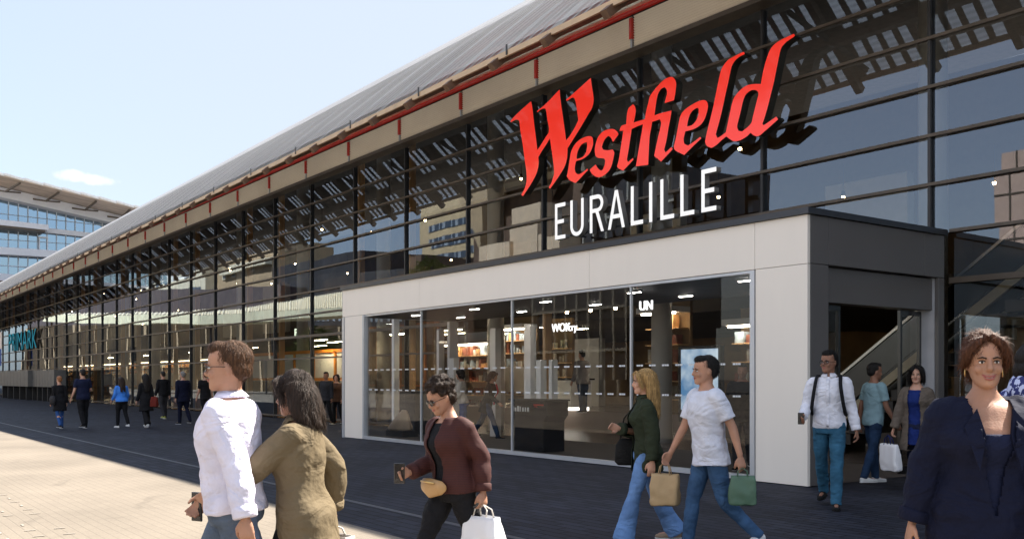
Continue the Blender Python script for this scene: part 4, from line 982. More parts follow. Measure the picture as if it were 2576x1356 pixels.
# orange shop tower with awning of ribbed metal
o, xa, xb, yf, zt = block('orange_kiosk', 'tall orange panelled kiosk mirrored left of the portal', 622, 676, 738, 52, pmat('orange_panel', (.62, .30, .09), .6, var=.08), 3, ybot=815)
aw = wroot('metal_awning', (-100, -6, 0), 'long ribbed cream awning of the shops opposite, sunlit', 'awning')
pts = [(100, 792, 789, 24), (300, 794, 789, 27), (500, 792, 785, 33), (640, 786, 774, 38), (760, 778, 750, 42), (870, 769, 729, 46), (1000, 760, 700, 50), (1150, 742, 680, 54)]
rows = [(mir(x, yb, Yv), mir(x, yt, Yv + 1.5 + 5 * i / 7)) for i, (x, yb, yt, Yv) in enumerate(pts)]
b = MB(); f = MB()
def lerp_rows(t):
    i = min(int(t), len(rows) - 2); u = t - i
    return rows[i][0].lerp(rows[i + 1][0], u), rows[i][1].lerp(rows[i + 1][1], u)
N = 280
for j in range(N):
    a0, a1 = lerp_rows(j / N * 6.999); c0, c1 = lerp_rows((j + 1) / N * 6.999); h = Vector((0, 0, .16 if j % 2 else 0))
    h2_ = Vector((0, 0, .16)) - h
    b.quad(a0 + h, c0 + h2_, c1 + h2_, a1 + h)
for i in range(len(rows) - 1):
    a0, c0 = rows[i][0], rows[i + 1][0]
    f.quad(a0 - Vector((0, 0, .9)), c0 - Vector((0, 0, .9)), c0 + Vector((0, 0, .05)), a0 + Vector((0, 0, .05)))
    f.quad(a0 - Vector((0, 0, .9)), c0 - Vector((0, 0, .9)), c0 + Vector((0, -3, -.9)), a0 + Vector((0, -3, -.9)))
wp(b, 'ribbed_sheet', pmat('awning_cream', (.85, .76, .56), .5, 0, var=.06), aw); wp(f, 'awning_fascia', pmat('awning_cream2', (.95, .88, .62), .5, var=.1), aw)
b = MB()
for r0, r1 in rows: b.tube([(r0.x, r0.y - 1.5, 0), (r0.x, r0.y - 1.5, r0.z - .3)], .12, 8)
wp(b, 'posts', 'steel_dark', aw)
# small trees across the plaza
def tree(px, py_top, Yv, h, label):
    p = mir(px, py_top, Yv); base = p.z - h
    o = wroot('plaza_tree', (p.x, p.y, max(0, 0)), label, 'tree')
    wp(MB().tube([(p.x, p.y, 0), (p.x + .1, p.y, p.z * .5), (p.x - .1, p.y, p.z - h * .6)], [.28, .2, .1], 8), 'trunk', 'rafter_brown', o)
    rs = random.Random(int(px)); b = MB()
    for i in range(2600):
        d = Vector((rs.gauss(0, 1), rs.gauss(0, 1), rs.gauss(0, 1))); d.normalize(); r = rs.random() ** .35 * (1 + .25 * noise.noise(d * 3))
        c = Vector((p.x, p.y, p.z - h * .5)) + Vector((d.x * h * .45, d.y * h * .45, d.z * h * .5)) * r
        u = Vector((rs.gauss(0, 1), rs.gauss(0, 1), rs.gauss(0, 1))).normalized() * .22; v = u.orthogonal().normalized() * .13
        b.quad(c - u, c - v, c + u, c + v)
    wp(b, 'crown', pmat('leaf_green', (.10, .13, .03), .6, var=.4, scale=2), o)
tree(1080, 644, 58, 6.5, 'round green tree mirrored just above the portal roof')
tree(800, 820, 40, 6, 'green tree mirrored below the awning')
# ------------------------------------------------------------------ people
def skin(name, col):
    m = pmat('skin_' + name, col, .52, var=.16, scale=9, bump=.12, bscale=130, spec=.4); p = next(x for x in m.node_tree.nodes if x.type == 'BSDF_PRINCIPLED')
    p.inputs['Subsurface Weight'].default_value = .12; p.inputs['Subsurface Radius'].default_value = (.012, .004, .002); p.inputs['Subsurface Scale'].default_value = 1.0; return m
skin('light', (.52, .29, .20)); skin('tan', (.42, .22, .14)); skin('brown', (.27, .13, .08)); skin('deep', (.17, .08, .05))
def cloth(name, col, var=.1, scale=8, bump=.35, bscale=55, rough=.85):
    m = pmat('cloth_' + name, col, rough, var=var, scale=scale, bump=bump, bscale=bscale, spec=.2); n = m.node_tree
    b1 = next(x for x in n.nodes if x.type == 'BUMP'); b2 = n.nodes.new('ShaderNodeBump'); b2.inputs['Strength'].default_value = .75; b2.inputs['Distance'].default_value = .035
    nz = n.nodes.new('ShaderNodeTexNoise'); nz.inputs['Scale'].default_value = 4.2; nz.inputs['Detail'].default_value = 2.0; nz.inputs['Distortion'].default_value = 2.2
    mp = n.nodes.new('ShaderNodeMapping'); mp.inputs['Scale'].default_value = (1, 1, 1.5); mp.inputs['Rotation'].default_value = (.5, .5, 0)
    t = next(x for x in n.nodes if x.type == 'TEX_COORD'); lnk(n, t.outputs['Object'], mp.inputs[0]); lnk(n, mp.outputs[0], nz.inputs['Vector']); lnk(n, nz.outputs[0], b2.inputs['Height']); lnk(n, b2.outputs[0], b1.inputs['Normal'])
    return m
for n_, c_ in dict(white=(.74, .74, .80), lavender=(.70, .68, .80), tee=(.62, .64, .72), khaki=(.15, .115, .068), burgundy=(.13, .018, .012), black=(.010, .010, .012),
                   olive=(.026, .034, .019), navy=(.010, .014, .04), deepnavy=(.006, .008, .024), teal=(.25, .38, .42), taupe=(.13, .105, .085), bluetop=(.06, .24, .75), royal=(.01, .025, .14),
                   grey=(.22, .20, .19), cream=(.6, .56, .5), pink=(.6, .04, .09), charcoal=(.028, .028, .032), shoewhite=(.75, .75, .75), shoebeige=(.36, .26, .18), shoeblack=(.012, .012, .012),
                   shoeyellow=(.30, .33, .06), orange=(.42, .09, .03), brownleather=(.10, .05, .03)).items(): cloth(n_, c_)
for n_, c_ in dict(denim=(.045, .10, .20), lightdenim=(.13, .24, .46), bluedenim=(.03, .085, .26), darkdenim=(.02, .045, .10), greydenim=(.10, .13, .18), chino=(.035, .12, .20)).items():
    cloth(n_, c_, var=.35, scale=5, bump=.4, bscale=120)
def hairm(name, col): return pmat('hair_' + name, col, .55, var=.6, scale=22, bump=.9, bscale=30, stretch=(6, 6, .6), spec=.25)
hairm('black', (.010, .008, .007)); hairm('darkbrown', (.028, .016, .010)); hairm('brown', (.075, .035, .016)); hairm('auburn', (.085, .032, .015)); hairm('blond', (.42, .26, .10)); hairm('grey', (.2, .19, .18)); hairm('redblond', (.28, .12, .05))
pmat('eye_white', (.7, .68, .66), .2); pmat('iris', (.02, .012, .008), .1); pmat('lip', (.34, .10, .08), .4); pmat('teeth', (.75, .72, .68), .3)
pmat('paper_bag', (.42, .29, .15), .75, var=.12, bump=.4, bscale=14); pmat('white_bag', (.78, .78, .80), .55, var=.04, bump=.3, bscale=9); pmat('green_bag', (.13, .24, .16), .5, var=.25, trans=.35)
pmat('gold', (.7, .48, .2), .3, .8)
def strip_cloth():
    m, n = newmat('cloth_dotted'); o = n.nodes.new('ShaderNodeOutputMaterial'); p = n.nodes.new('ShaderNodeBsdfPrincipled'); t = n.nodes.new('ShaderNodeTexCoord')
    v = n.nodes.new('ShaderNodeTexNoise'); v.inputs['Scale'].default_value = 26; v.inputs['Detail'].default_value = 3; lnk(n, t.outputs['Object'], v.inputs['Vector'])
    r = n.nodes.new('ShaderNodeValToRGB'); r.color_ramp.interpolation = 'CONSTANT'
    r.color_ramp.elements[0].color = (.02, .03, .15, 1); r.color_ramp.elements[1].position = .5; r.color_ramp.elements[1].color = (.5, .56, .8, 1)
    lnk(n, v.outputs[0], r.inputs[0]); lnk(n, r.outputs[0], p.inputs['Base Color']); p.inputs['Roughness'].default_value = .8; lnk(n, p.outputs[0], o.inputs[0]); MATS['cloth_dotted'] = m
strip_cloth()
def stripes(name, ca, cb, sc):
    m, n = newmat(name); o = n.nodes.new('ShaderNodeOutputMaterial'); p = n.nodes.new('ShaderNodeBsdfPrincipled'); t = n.nodes.new('ShaderNodeTexCoord')
    v = n.nodes.new('ShaderNodeTexWave'); v.bands_direction = 'Z'; v.inputs['Scale'].default_value = sc; lnk(n, t.outputs['Object'], v.inputs['Vector'])
    r = n.nodes.new('ShaderNodeValToRGB'); r.color_ramp.elements[0].color = (*ca, 1); r.color_ramp.elements[1].color = (*cb, 1); r.color_ramp.elements[0].position = .4; r.color_ramp.elements[1].position = .6
    lnk(n, v.outputs[0], r.inputs[0]); lnk(n, r.outputs[0], p.inputs['Base Color']); p.inputs['Roughness'].default_value = .8; lnk(n, p.outputs[0], o.inputs[0]); MATS[name] = m
stripes('bag_striped', (.75, .72, .68), (.22, .18, .16), 9)
stripes('cloth_sweater', (.055, .008, .005), (.036, .006, .004), 30)

def remesh(mb, vox, name, sm=3, disp=0, dfreq=9, seed=0, cut=None, dz=1.0):
    me = mb.mesh('tmp'); ob = bpy.data.objects.new('tmp', me); COL.objects.link(ob)
    r = ob.modifiers.new('r', 'REMESH'); r.mode = 'VOXEL'; r.voxel_size = vox
    if sm: s = ob.modifiers.new('s', 'SMOOTH'); s.factor = .5; s.iterations = sm
    dg = bpy.context.evaluated_depsgraph_get(); out = bpy.data.meshes.new_from_object(ob.evaluated_get(dg))
    bpy.data.objects.remove(ob); bpy.data.meshes.remove(me)
    if disp:
        off = Vector((seed * 7.1, seed * 3.3, 0)); nn = noise.noise
        ns = [v.normal.copy() for v in out.vertices]
        for v, n in zip(out.vertices, ns):
            q = Vector((v.co.x * dfreq, v.co.y * dfreq, v.co.z * dfreq * dz)) + off
            v.co += n * disp * (nn(q) + .5 * nn(q * 2.3))
    out.polygons.foreach_set('use_smooth', [True] * len(out.polygons)); out.name = name
    return out
def mobj(me, name, mat, parent):
    me.materials.clear(); me.materials.append(M(mat)); o = bpy.data.objects.new(name, me); COL.objects.link(o); o.parent = parent; return o
def cr(pts, n=4):
    """resample key rings (tuples) with Catmull-Rom"""
    out = []; N = len(pts)
    for i in range(N - 1):
        p0 = pts[max(i - 1, 0)]; p1 = pts[i]; p2 = pts[i + 1]; p3 = pts[min(i + 2, N - 1)]
        for k in range(n):
            t = k / n; out.append(tuple(.5 * ((2 * b) + (c - a) * t + (2 * a - 5 * b + 4 * c - d) * t * t + (3 * b - a - 3 * c + d) * t ** 3) for a, b, c, d in zip(p0, p1, p2, p3)))
    out.append(tuple(pts[-1])); return out

class Person:
    """a figure facing local -Y, feet at z = 0; joints follow the pose"""
    def __init__(s, name, label, pos, face, H, pose, fem=False, skin='light', vox=.008, group=None, build=1.0, age=0):
        s.k = H / 1.75; k = s.k; s.fem = fem; s.vox = vox; s.sk = skin; s.w = build; s.seed = len(label) + int(H * 100)
        s.root = empty(name, pos, math.atan2(face[0], -face[1])); tag(s.root, label, 'person', group)
        P = dict(lean=3, twist=0, side=0, hy=0, hp=0, hr=0, rl=(20, 5), ll=(-20, 15), ra=(-15, 6, 12, 0), la=(15, 6, 12, 0), foot=(0, 0)); P.update(pose); s.P = P
        s.leg = {}; low = 9
        for sd, key in ((-1, 'rl'), (1, 'll')):      # -1 = person's right
            a, kn = P[key][:2]; sp = P[key][2] if len(P[key]) > 2 else 1.5
            hip = Vector((sd * .088, 0, 0)); da = Vector((sd * math.sin(R(sp)), -math.sin(R(a)), -math.cos(R(a)))).normalized(); db = Vector((sd * math.sin(R(sp * .5)), -math.sin(R(a - kn)), -math.cos(R(a - kn)))).normalized()
            kne = hip + da * .425; ank = kne + db * .41
            fp = R(P['foot'][0 if sd < 0 else 1]); toe = Vector((sd * .12, -math.cos(fp), math.sin(fp))).normalized(); dn = Vector((0, -math.sin(fp), -math.cos(fp)))
            s.leg[sd] = [hip, kne, ank, toe, dn]
            low = min(low, (ank + dn * .085).z, (ank + dn * .085 + toe * .17).z, (ank + dn * .085 - toe * .05).z)
        s.zp = -low
        for sd in s.leg:
            for i in range(3): s.leg[sd][i] = (s.leg[sd][i] + Vector((0, 0, s.zp))) * k
        s.Mlean = Matrix.Rotation(R(P['side']), 3, 'Y') @ Matrix.Rotation(R(P['lean']), 3, 'X')
        s.Mt = s.Mlean @ Matrix.Rotation(R(P['twist']), 3, 'Z')
        s.arm = {}
        for sd, key in ((-1, 'ra'), (1, 'la')):
            f, ab, e, inw = P[key][:4]
            sh = s.U((sd * (.172 if not fem else .150) * s.w ** .5, .0, 1.405))
            def d(fl, abd, iw=0): return s.Mt @ Vector((sd * math.sin(R(abd - iw)), -math.sin(R(fl)) * math.cos(R(abd - iw)), -math.cos(R(fl)) * math.cos(R(abd - iw))))
            el = sh + d(f, ab) * .29 * k; wr = el + d(f + e, ab, inw) * .25 * k; hd = d(f + e + (P[key][4] if len(P[key]) > 4 else 5), ab, inw * .6)
            s.arm[sd] = [sh, el, wr, hd]
        nb = s.U((0, .01, 1.49)); s.Mh = s.Mlean @ Matrix.Rotation(R(P['hy']), 3, 'Z') @ Matrix.Rotation(R(P['hr']), 3, 'Y') @ Matrix.Rotation(R(P['hp']), 3, 'X'); s.nb = nb
    def U(s, p):         # upper body point of the 1.75 m model (pelvis height .93)
        p = Vector(p); q = Vector((p.x, p.y, p.z - .93)); t = min(1, max(0, q.z / .45))
        m = s.Mlean @ Matrix.Rotation(R(s.P['twist'] * t), 3, 'Z'); q = m @ q
        return (q + Vector((0, 0, s.zp))) * s.k
    def Hd(s, p):
        p = Vector(p); return s.nb + s.Mh @ (Vector((p.x, p.y, p.z - 1.5)) * s.k)
    def torso(s, inf=0, z0=.84, z1=1.50, hem=None, mb=None, n=26):
        w = s.w
        if s.fem: T = [(.84, .150, .105, .01), (.90, .170, .122, .015), (.96, .168, .118, .012), (1.03, .145, .10, .0), (1.10, .125, .09, -.005), (1.17, .130, .096, -.01), (1.25, .148, .122, -.022), (1.31, .150, .118, -.02), (1.37, .145, .095, -.005), (1.42, .125, .075, .005), (1.455, .085, .06, .01), (1.50, .050, .052, .012)]
        else: T = [(.84, .150, .105, .0), (.90, .163, .115, .005), (.96, .160, .112, .0), (1.03, .152, .105, -.005), (1.10, .150, .105, -.008), (1.17, .158, .110, -.01), (1.25, .170, .118, -.012), (1.31, .175, .120, -.01), (1.37, .170, .108, .0), (1.42, .145, .085, .008), (1.455, .095, .066, .012), (1.50, .058, .058, .012)]
        T = [t for t in T if z0 - .001 <= t[0] <= z1 + .001]
        T = [(z, (a) * (w if z < 1.44 else 1) + inf, b * (w if z < 1.44 else 1) + inf, y) for z, a, b, y in T]
        if hem: T = hem + T
        rl = []
        for z, a, b, y in cr(T, 3):
            c = s.U((0, y, z)); tt = min(1, max(0, (z - .93) / .45)); m = s.Mlean @ Matrix.Rotation(R(s.P['twist'] * tt), 3, 'Z')
            rl.append((c, m @ Vector((a * s.k, 0, 0)), m @ Vector((0, b * s.k, 0))))
        (mb or MB()).rings(rl, n) if mb else None
        return rl
    def limb(s, mb, pts, rad, n=14):
        """pts key points, rad radii at fractions along; adds rounded ends"""
        L = [0]
        for a, b in zip(pts, pts[1:]): L.append(L[-1] + (b - a).length)
        def pos(t):
            d = t * L[-1]
            for i in range(len(L) - 1):
                if d <= L[i + 1] + 1e-9: return pts[i].lerp(pts[i + 1], (d - L[i]) / max(1e-6, L[i + 1] - L[i]))
            return pts[-1]
        ts = [i / 24 for i in range(25)]; P = []; RR = []
        for t in ts:
            a = pos(max(0, t - .035)); b = pos(min(1, t + .035)); P.append((pos(t) * 2 + a + b) / 4 if 0 < t < 1 else pos(t))
            for (u0, r0), (u1, r1) in zip(rad, rad[1:]):
                if u0 <= t <= u1 + 1e-9:
                    q = (t - u0) / (u1 - u0); q = q * q * (3 - 2 * q); RR.append((r0 + (r1 - r0) * q) * s.k); break
        mb.tube(P, RR, n)
    def body(s):
        mb = MB(); k = s.k; g = .9 if s.fem else 1.0
        s.torso(0, mb=mb)
        # neck and head
        mb.rings([(s.U((0, .012, 1.45)), s.Mlean @ Vector((.062 * k, 0, 0)), s.Mlean @ Vector((0, .062 * k, 0))), (s.U((0, .008, 1.50)), s.Mlean @ Vector((.054 * g * k, 0, 0)), s.Mlean @ Vector((0, .056 * g * k, 0))),
                  (s.Hd((0, .004, 1.54)), s.Mh @ Vector((.053 * g * k, 0, 0)), s.Mh @ Vector((0, .056 * g * k, 0))), (s.Hd((0, .01, 1.60)), s.Mh @ Vector((.05 * k, 0, 0)), s.Mh @ Vector((0, .056 * k, 0)))], 16)
        Hh = [(1.516, .020, -.092, -.055), (1.526, .036, -.100, -.02), (1.545, .052, -.104, .03), (1.57, .061, -.103, .066), (1.60, .067, -.101, .082), (1.628, .071, -.098, .092), (1.655, .0735, -.102, .096), (1.685, .0735, -.101, .094), (1.712, .068, -.088, .083), (1.733, .052, -.062, .062), (1.746, .028, -.03, .034)]
        rl = []
        for z, a, f, b in cr(Hh, 3): rl.append((s.Hd((0, (f + b) / 2, z)), s.Mh @ Vector((a * k, 0, 0)), s.Mh @ Vector((0, (b - f) / 2 * k, 0))))
        mb.rings(rl, 24)
        mb.tube([s.Hd(p) for p in ((0, -.098, 1.648), (0, -.108, 1.625), (0, -.118, 1.604), (0, -.108, 1.592))], [.008 * k, .010 * k, .0135 * k, .009 * k], 10)
        for sx in (-1, 1):
            mb.ell(s.Hd((sx * .011, -.106, 1.599)), (.008 * k, .009 * k, .007 * k), 8, 6)
            mb.ell(s.Hd((sx * .072, .008, 1.622)), (.009 * k, .018 * k, .031 * k), 10, 8, s.Mh @ Matrix.Rotation(sx * .3, 3, 'Z'))
            mb.ell(s.Hd((sx * .029, -.094, 1.650)), (.022 * k, .010 * k, .007 * k), 10, 6, s.Mh)          # brow
            mb.ell(s.Hd((sx * .038, -.078, 1.600)), (.022 * k, .022 * k, .022 * k), 10, 8)               # cheek
        mb.ell(s.Hd((0, -.098, 1.572)), (.022 * k, .010 * k, .009 * k), 10, 6, s.Mh); mb.ell(s.Hd((0, -.093, 1.534)), (.018 * k, .013 * k, .012 * k), 10, 6)
        # legs
        for sd in s.leg:
            hip, kn, an, toe, dn = s.leg[sd]
            s.limb(mb, [hip + Vector((0, 0, .03 * k)), kn, an], [(0, .088 * g), (.25, .080), (.5, .054), (.68, .055), (.95, .036), (1, .037)])
            he = an + dn * .05 * k
            mb.tube([an - toe * .02 * k, he + toe * .04 * k, he + toe * .10 * k, he + toe * .165 * k], [.034 * k, .034 * k, .030 * k, .018 * k], 10)
        for sd in s.arm:
            sh, el, wr, hd = s.arm[sd]
            s.limb(mb, [sh, el, wr], [(0, .055 * g), (.1, .054 * g), (.5, .038 * g), (.62, .038 * g), (1, .025)])
            s.hand(mb, sd)
        return mobj(remesh(mb, s.vox, 'body', 2), 'body', 'skin_' + s.sk, s.root)
    def hand(s, mb, sd):
        sh, el, wr, hd = s.arm[sd]; k = s.k; key = 'ra' if sd < 0 else 'la'
        curl = s.P[key][5] if len(s.P[key]) > 5 else 30
        # palm faces the body: normal points inwards
        inn = (s.Mt @ Vector((-sd, 0, 0))); inn = (inn - hd * inn.dot(hd)).normalized(); wd = hd.cross(inn) * (1 if sd > 0 else -1)   # wd points forward (thumb side)
        if wd.dot(s.Mt @ Vector((0, -1, 0))) < 0: wd = -wd
        c0 = wr + hd * .01 * k
        mb.rings([(c0, wd * .026 * k, inn * .018 * k), (wr + hd * .04 * k, wd * .036 * k, inn * .016 * k), (wr + hd * .08 * k, wd * .041 * k, inn * .014 * k), (wr + hd * .096 * k, wd * .038 * k, inn * .011 * k)], 14)
        for i, (off, ln) in enumerate(((.030, .070), (.010, .078), (-.010, .072), (-.029, .056))):
            p = wr + hd * .088 * k + wd * off * k; q = [p]; a = R(curl * (.5 + .12 * i)); d = hd
            for fr in (.45, .32, .23):
                d = (d * math.cos(a) + inn * math.sin(a)).normalized(); n2 = (inn * math.cos(a) - hd * math.sin(a)); q.append(q[-1] + d * ln * fr * k); a = R(curl * (.9 + .1 * i)) * .8
                inn_, hd_ = n2, d
                d = hd_
            mb.tube(q, [.0092 * k, .0088 * k, .008 * k, .0066 * k], 8)
        p = wr + hd * .022 * k + wd * .024 * k
        mb.tube([p, p + (wd * .7 + hd * .7 + inn * .25).normalized() * .034 * k, p + (wd * .45 + hd * .85 + inn * .35).normalized() * .066 * k, p + (wd * .3 + hd * .9 + inn * .5).normalized() * .088 * k], [.013 * k, .0115 * k, .010 * k, .0078 * k], 8)
    def grip(s, sd):
        sh, el, wr, hd = s.arm[sd]; return wr + hd * .10 * s.k
    def world(s, p): return s.root.location + Matrix.Rotation(s.root.rotation_euler.z, 3, 'Z') @ p
    def face(s, smile=False, brow='hair_black', lip='lip'):
        k = s.k
        for sx in (-1, 1):
            e = MB().ell(s.Hd((sx * .030, -.0905, 1.632)), (.0125 * k, .009 * k, .0062 * k), 12, 8, s.Mh).build('eye', 'eye_white', s.root, True)
            MB().ell(s.Hd((sx * .030, -.0985, 1.632)), (.0055 * k, .003 * k, .0056 * k), 10, 6, s.Mh).build('iris', 'iris', e, True)
            MB().tube([s.Hd((sx * .013, -.1045, 1.6485)), s.Hd((sx * .030, -.105, 1.654)), s.Hd((sx * .050, -.093, 1.648))], [.003 * k, .0042 * k, .002 * k], 6).build('eyebrow', brow, s.root, True)
            MB().tube([s.Hd((sx * .016, -.0985, 1.6355)), s.Hd((sx * .030, -.1005, 1.6395)), s.Hd((sx * .044, -.094, 1.635))], .0018 * k, 6).build('eyelid', brow, s.root, True)
        m = MB(); y = -.1095
        if smile:
            m.tube([s.Hd((-.030, -.094, 1.578)), s.Hd((-.015, -.105, 1.571)), s.Hd((0, -.109, 1.569)), s.Hd((.015, -.105, 1.571)), s.Hd((.030, -.094, 1.578))], [.002 * k, .0045 * k, .005 * k, .0045 * k, .002 * k], 8)
            m.tube([s.Hd((-.028, -.094, 1.577)), s.Hd((-.015, -.104, 1.560)), s.Hd((0, -.108, 1.556)), s.Hd((.015, -.104, 1.560)), s.Hd((.028, -.094, 1.577))], [.002 * k, .005 * k, .0055 * k, .005 * k, .002 * k], 8)
            MB().ell(s.Hd((0, -.099, 1.566)), (.019 * k, .0095 * k, .0048 * k), 12, 6, s.Mh).build('teeth', 'teeth', s.root, True)
        else:
            m.tube([s.Hd((-.024, -.098, 1.574)), s.Hd((-.010, -.107, 1.5765)), s.Hd((0, -.1085, 1.575)), s.Hd((.010, -.107, 1.5765)), s.Hd((.024, -.098, 1.574))], [.001 * k, .0035 * k, .0035 * k, .0035 * k, .001 * k], 8)
            m.tube([s.Hd((-.022, -.098, 1.572)), s.Hd((-.010, -.106, 1.5675)), s.Hd((0, -.108, 1.5665)), s.Hd((.010, -.106, 1.5675)), s.Hd((.022, -.098, 1.572))], [.001 * k, .004 * k, .0045 * k, .004 * k, .001 * k], 8)
        m.build('lips', lip, s.root, True)
    def top(s, mat, name='shirt', sleeve=1.0, hem=.86, loose=.016, hemw=0, vox=None, collar=None, wrinkle=.006, armr=1.0, neck=1.455, vcut=None):
        mb = MB(); T = []
        z = hem
        if hem < .84:
            zs = [hem + (.86 - hem) * i / 3 for i in range(3)]
            base = .168 if s.fem else .160
            for q in zs: T.append((q, base * s.w + loose + hemw * (.88 - q) / (.88 - hem), .120 * s.w + loose + hemw * .8 * (.88 - q) / (.88 - hem), .008))
        s.torso(loose, z0=.90 if hem < .84 else hem, z1=neck, hem=T or None, mb=mb)
        for sd in (s.arm if sleeve > 0 else ()):
            sh, el, wr, hd = s.arm[sd]; l = .006 + loose * .5
            A = [(0, .056 + l), (.12, .056 + l), (.5, .044 + l * armr), (.64, .042 + l * armr), (1, .030 + l * armr)]
            if sleeve < 1:
                pts = [sh, sh.lerp(el, min(1, sleeve * 2))] + ([el.lerp(wr, sleeve * 2 - 1)] if sleeve > .5 else [])
                if sleeve > .5: pts = [sh, el, el.lerp(wr, sleeve * 2 - 1)]
                rr = [(0, .054 + l), (1, .050 + l)] if sleeve <= .5 else [(0, .054 + l), (.6, .044 + l), (1, .038 + l)]
            else: pts = [sh, el, wr - (wr - el).normalized() * .005]; rr = A
            inward = s.U((sd * .09, .005, 1.40)); s.limb(mb, [inward] + pts, [(0, .052)] + [(max(.18, u), r) if i == 0 else (.18 + u * .82, r) for i, (u, r) in enumerate(rr)])
        me = remesh(mb, vox or s.vox * 1.25, name, 3, wrinkle * s.k, 7, s.seed, dz=1.4)
        if vcut:                                  # opening down the front: (bottom, half width there, half width at the neck)
            import bmesh
            zb, w0, w1 = vcut; bm = bmesh.new(); bm.from_mesh(me); Mi = s.Mt.inverted(); dead = []
            for v in bm.verts:
                q = Mi @ (v.co / s.k - Vector((0, 0, s.zp))); z = q.z + .93
                if z > zb and q.y < -.02 and abs(q.x) < w0 + (w1 - w0) * (z - zb) / (1.46 - zb) and abs(q.x) < .13: dead.append(v)
            bmesh.ops.delete(bm, geom=dead, context='VERTS'); bm.to_mesh(me); bm.free()
        o = mobj(me, name, mat, s.root)
        if vcut: m = o.modifiers.new('t', 'SOLIDIFY'); m.thickness = .006; m.offset = -1
        if sleeve == 1.0:
            for sd in s.arm:
                sh, el, wr, hd = s.arm[sd]; ax = (wr - el).normalized(); r = (.030 + (.006 + loose * .5) * armr) * s.k
                MB().tube([wr - ax * .055 * s.k, wr - ax * .05 * s.k, wr - ax * .004 * s.k, wr + ax * .002 * s.k], [r * 1.02, r * 1.10, r * 1.06, r * .96], 18).build('cuff', mat, o, True)
        if collar:
            c = MB(); n = 26; rl = []
            for i in range(n + 1):
                t = -math.pi / 2 + .22 + (2 * math.pi - .44) * i / n
                x, y = math.cos(t), math.sin(t); a = s.U((x * .066, y * .068 + .008, 1.462)); b_ = s.U((x * .061, y * .062 + .008, 1.50)); d = s.U((x * .088, y * .092 + .006, 1.468 - (.018 if y < -.6 else 0)))
                c.v += [tuple(a), tuple(b_), tuple(d)]
                if i: q = (i - 1) * 3; c.f += [(q, q + 3, q + 4, q + 1), (q + 1, q + 4, q + 5, q + 2)]
            oo = c.build('collar', collar, s.root, True); m = oo.modifiers.new('t', 'SOLIDIFY'); m.thickness = .004
        return o
    def strap_front(s, mat, name='placket', w=.014, z0=.9, z1=1.44, y=-.14):
        pass
    def front_strip(s, mat, name, w0, w1, z0, z1, out=.0):
        """cloth panel down the front, following the chest (opening of a jacket or a shirt front)"""
        c = MB(); n = 14
        prof = [(.80, .135), (.86, .13), (.96, .125), (1.03, .112), (1.10, .106), (1.17, .114), (1.25, .150 if s.fem else .138), (1.31, .145 if s.fem else .136), (1.37, .11), (1.42, .085), (1.46, .06)]
        def dep(z):
            for (a, b), (c_, d) in zip(prof, prof[1:]):
                if a <= z <= c_: return b + (d - b) * (z - a) / (c_ - a)
            return prof[0][1]
        for i in range(n + 1):
            t = i / n; z = z0 + (z1 - z0) * t; w = w0 + (w1 - w0) * t; d = dep(z) * s.w + out
            for j in range(7):
                u = (j / 3 - 1); c.v.append(tuple(s.U((u * w, -d + abs(u) ** 2 * w * w * 1.6, z))))
            if i:
                q = (i - 1) * 7; c.f += [(q + j, q + j + 1, q + j + 8, q + j + 7) for j in range(6)]
        o = c.build(name, mat, s.root, True); m = o.modifiers.new('t', 'SOLIDIFY'); m.thickness = .006; m.offset = 0; return o
    def pants(s, mat, name='trousers', flare=0, slim=0, zt=.98, length=1.0, wrinkle=.007):
        mb = MB(); s.torso(.012, z0=.84, z1=zt, mb=mb)
        for sd in s.leg:
            hip, kn, an, toe, dn = s.leg[sd]; e = an + (an - kn).normalized() * .035 * s.k
            if length < 1: e = kn.lerp(an, length)
            s.limb(mb, [hip + Vector((0, 0, .03 * s.k)), kn, e], [(0, .090 * s.w), (.25, (.088 - slim) * s.w), (.5, .068 - slim * .6), (.7, .066 - slim + flare * .4), (1, .054 - slim * .7 + flare)], 16)
        return mobj(remesh(mb, s.vox * 1.25, name, 3, wrinkle * s.k, 8, s.seed + 3, dz=1.6), name, mat, s.root)
    def shoes(s, mat, sole=None):
        for sd in s.leg:
            hip, kn, an, toe, dn = s.leg[sd]; k = s.k; sw = toe.cross(dn).normalized(); mb = MB()
            b = an + dn * .050 * k
            rl = [(b - toe * .062 * k, sw * .020 * k, dn * .026 * k), (b - toe * .045 * k, sw * .034 * k, dn * .036 * k), (b + toe * .0 * k - dn * .008 * k, sw * .037 * k, dn * .043 * k), (b + toe * .05 * k - dn * .002 * k, sw * .037 * k, dn * .036 * k), (b + toe * .10 * k + dn * .006 * k, sw * .044 * k, dn * .028 * k), (b + toe * .15 * k + dn * .010 * k, sw * .042 * k, dn * .023 * k), (b + toe * .185 * k + dn * .012 * k, sw * .028 * k, dn * .018 * k), (b + toe * .198 * k + dn * .014 * k, sw * .012 * k, dn * .010 * k)]
            mb.rings([(c, x, -y) for c, x, y in rl], 16); mb.tube([an - (an - kn).normalized() * .03 * k, b], .040 * k, 12)
            so = mobj(remesh(mb, .007 * k, 'shoe', 2), 'shoe', mat, s.root)
            sl_ = MB(); bb = b + dn * .0 * k
            sl_.rings([(c * 1 + dn * (.033 * k - (c - b).dot(dn)), x * 1.06, toe * 0 + -dn * .008 * k) for c, x, y in rl], 14); sl_.build('sole', sole or 'cloth_shoewhite', so, True)
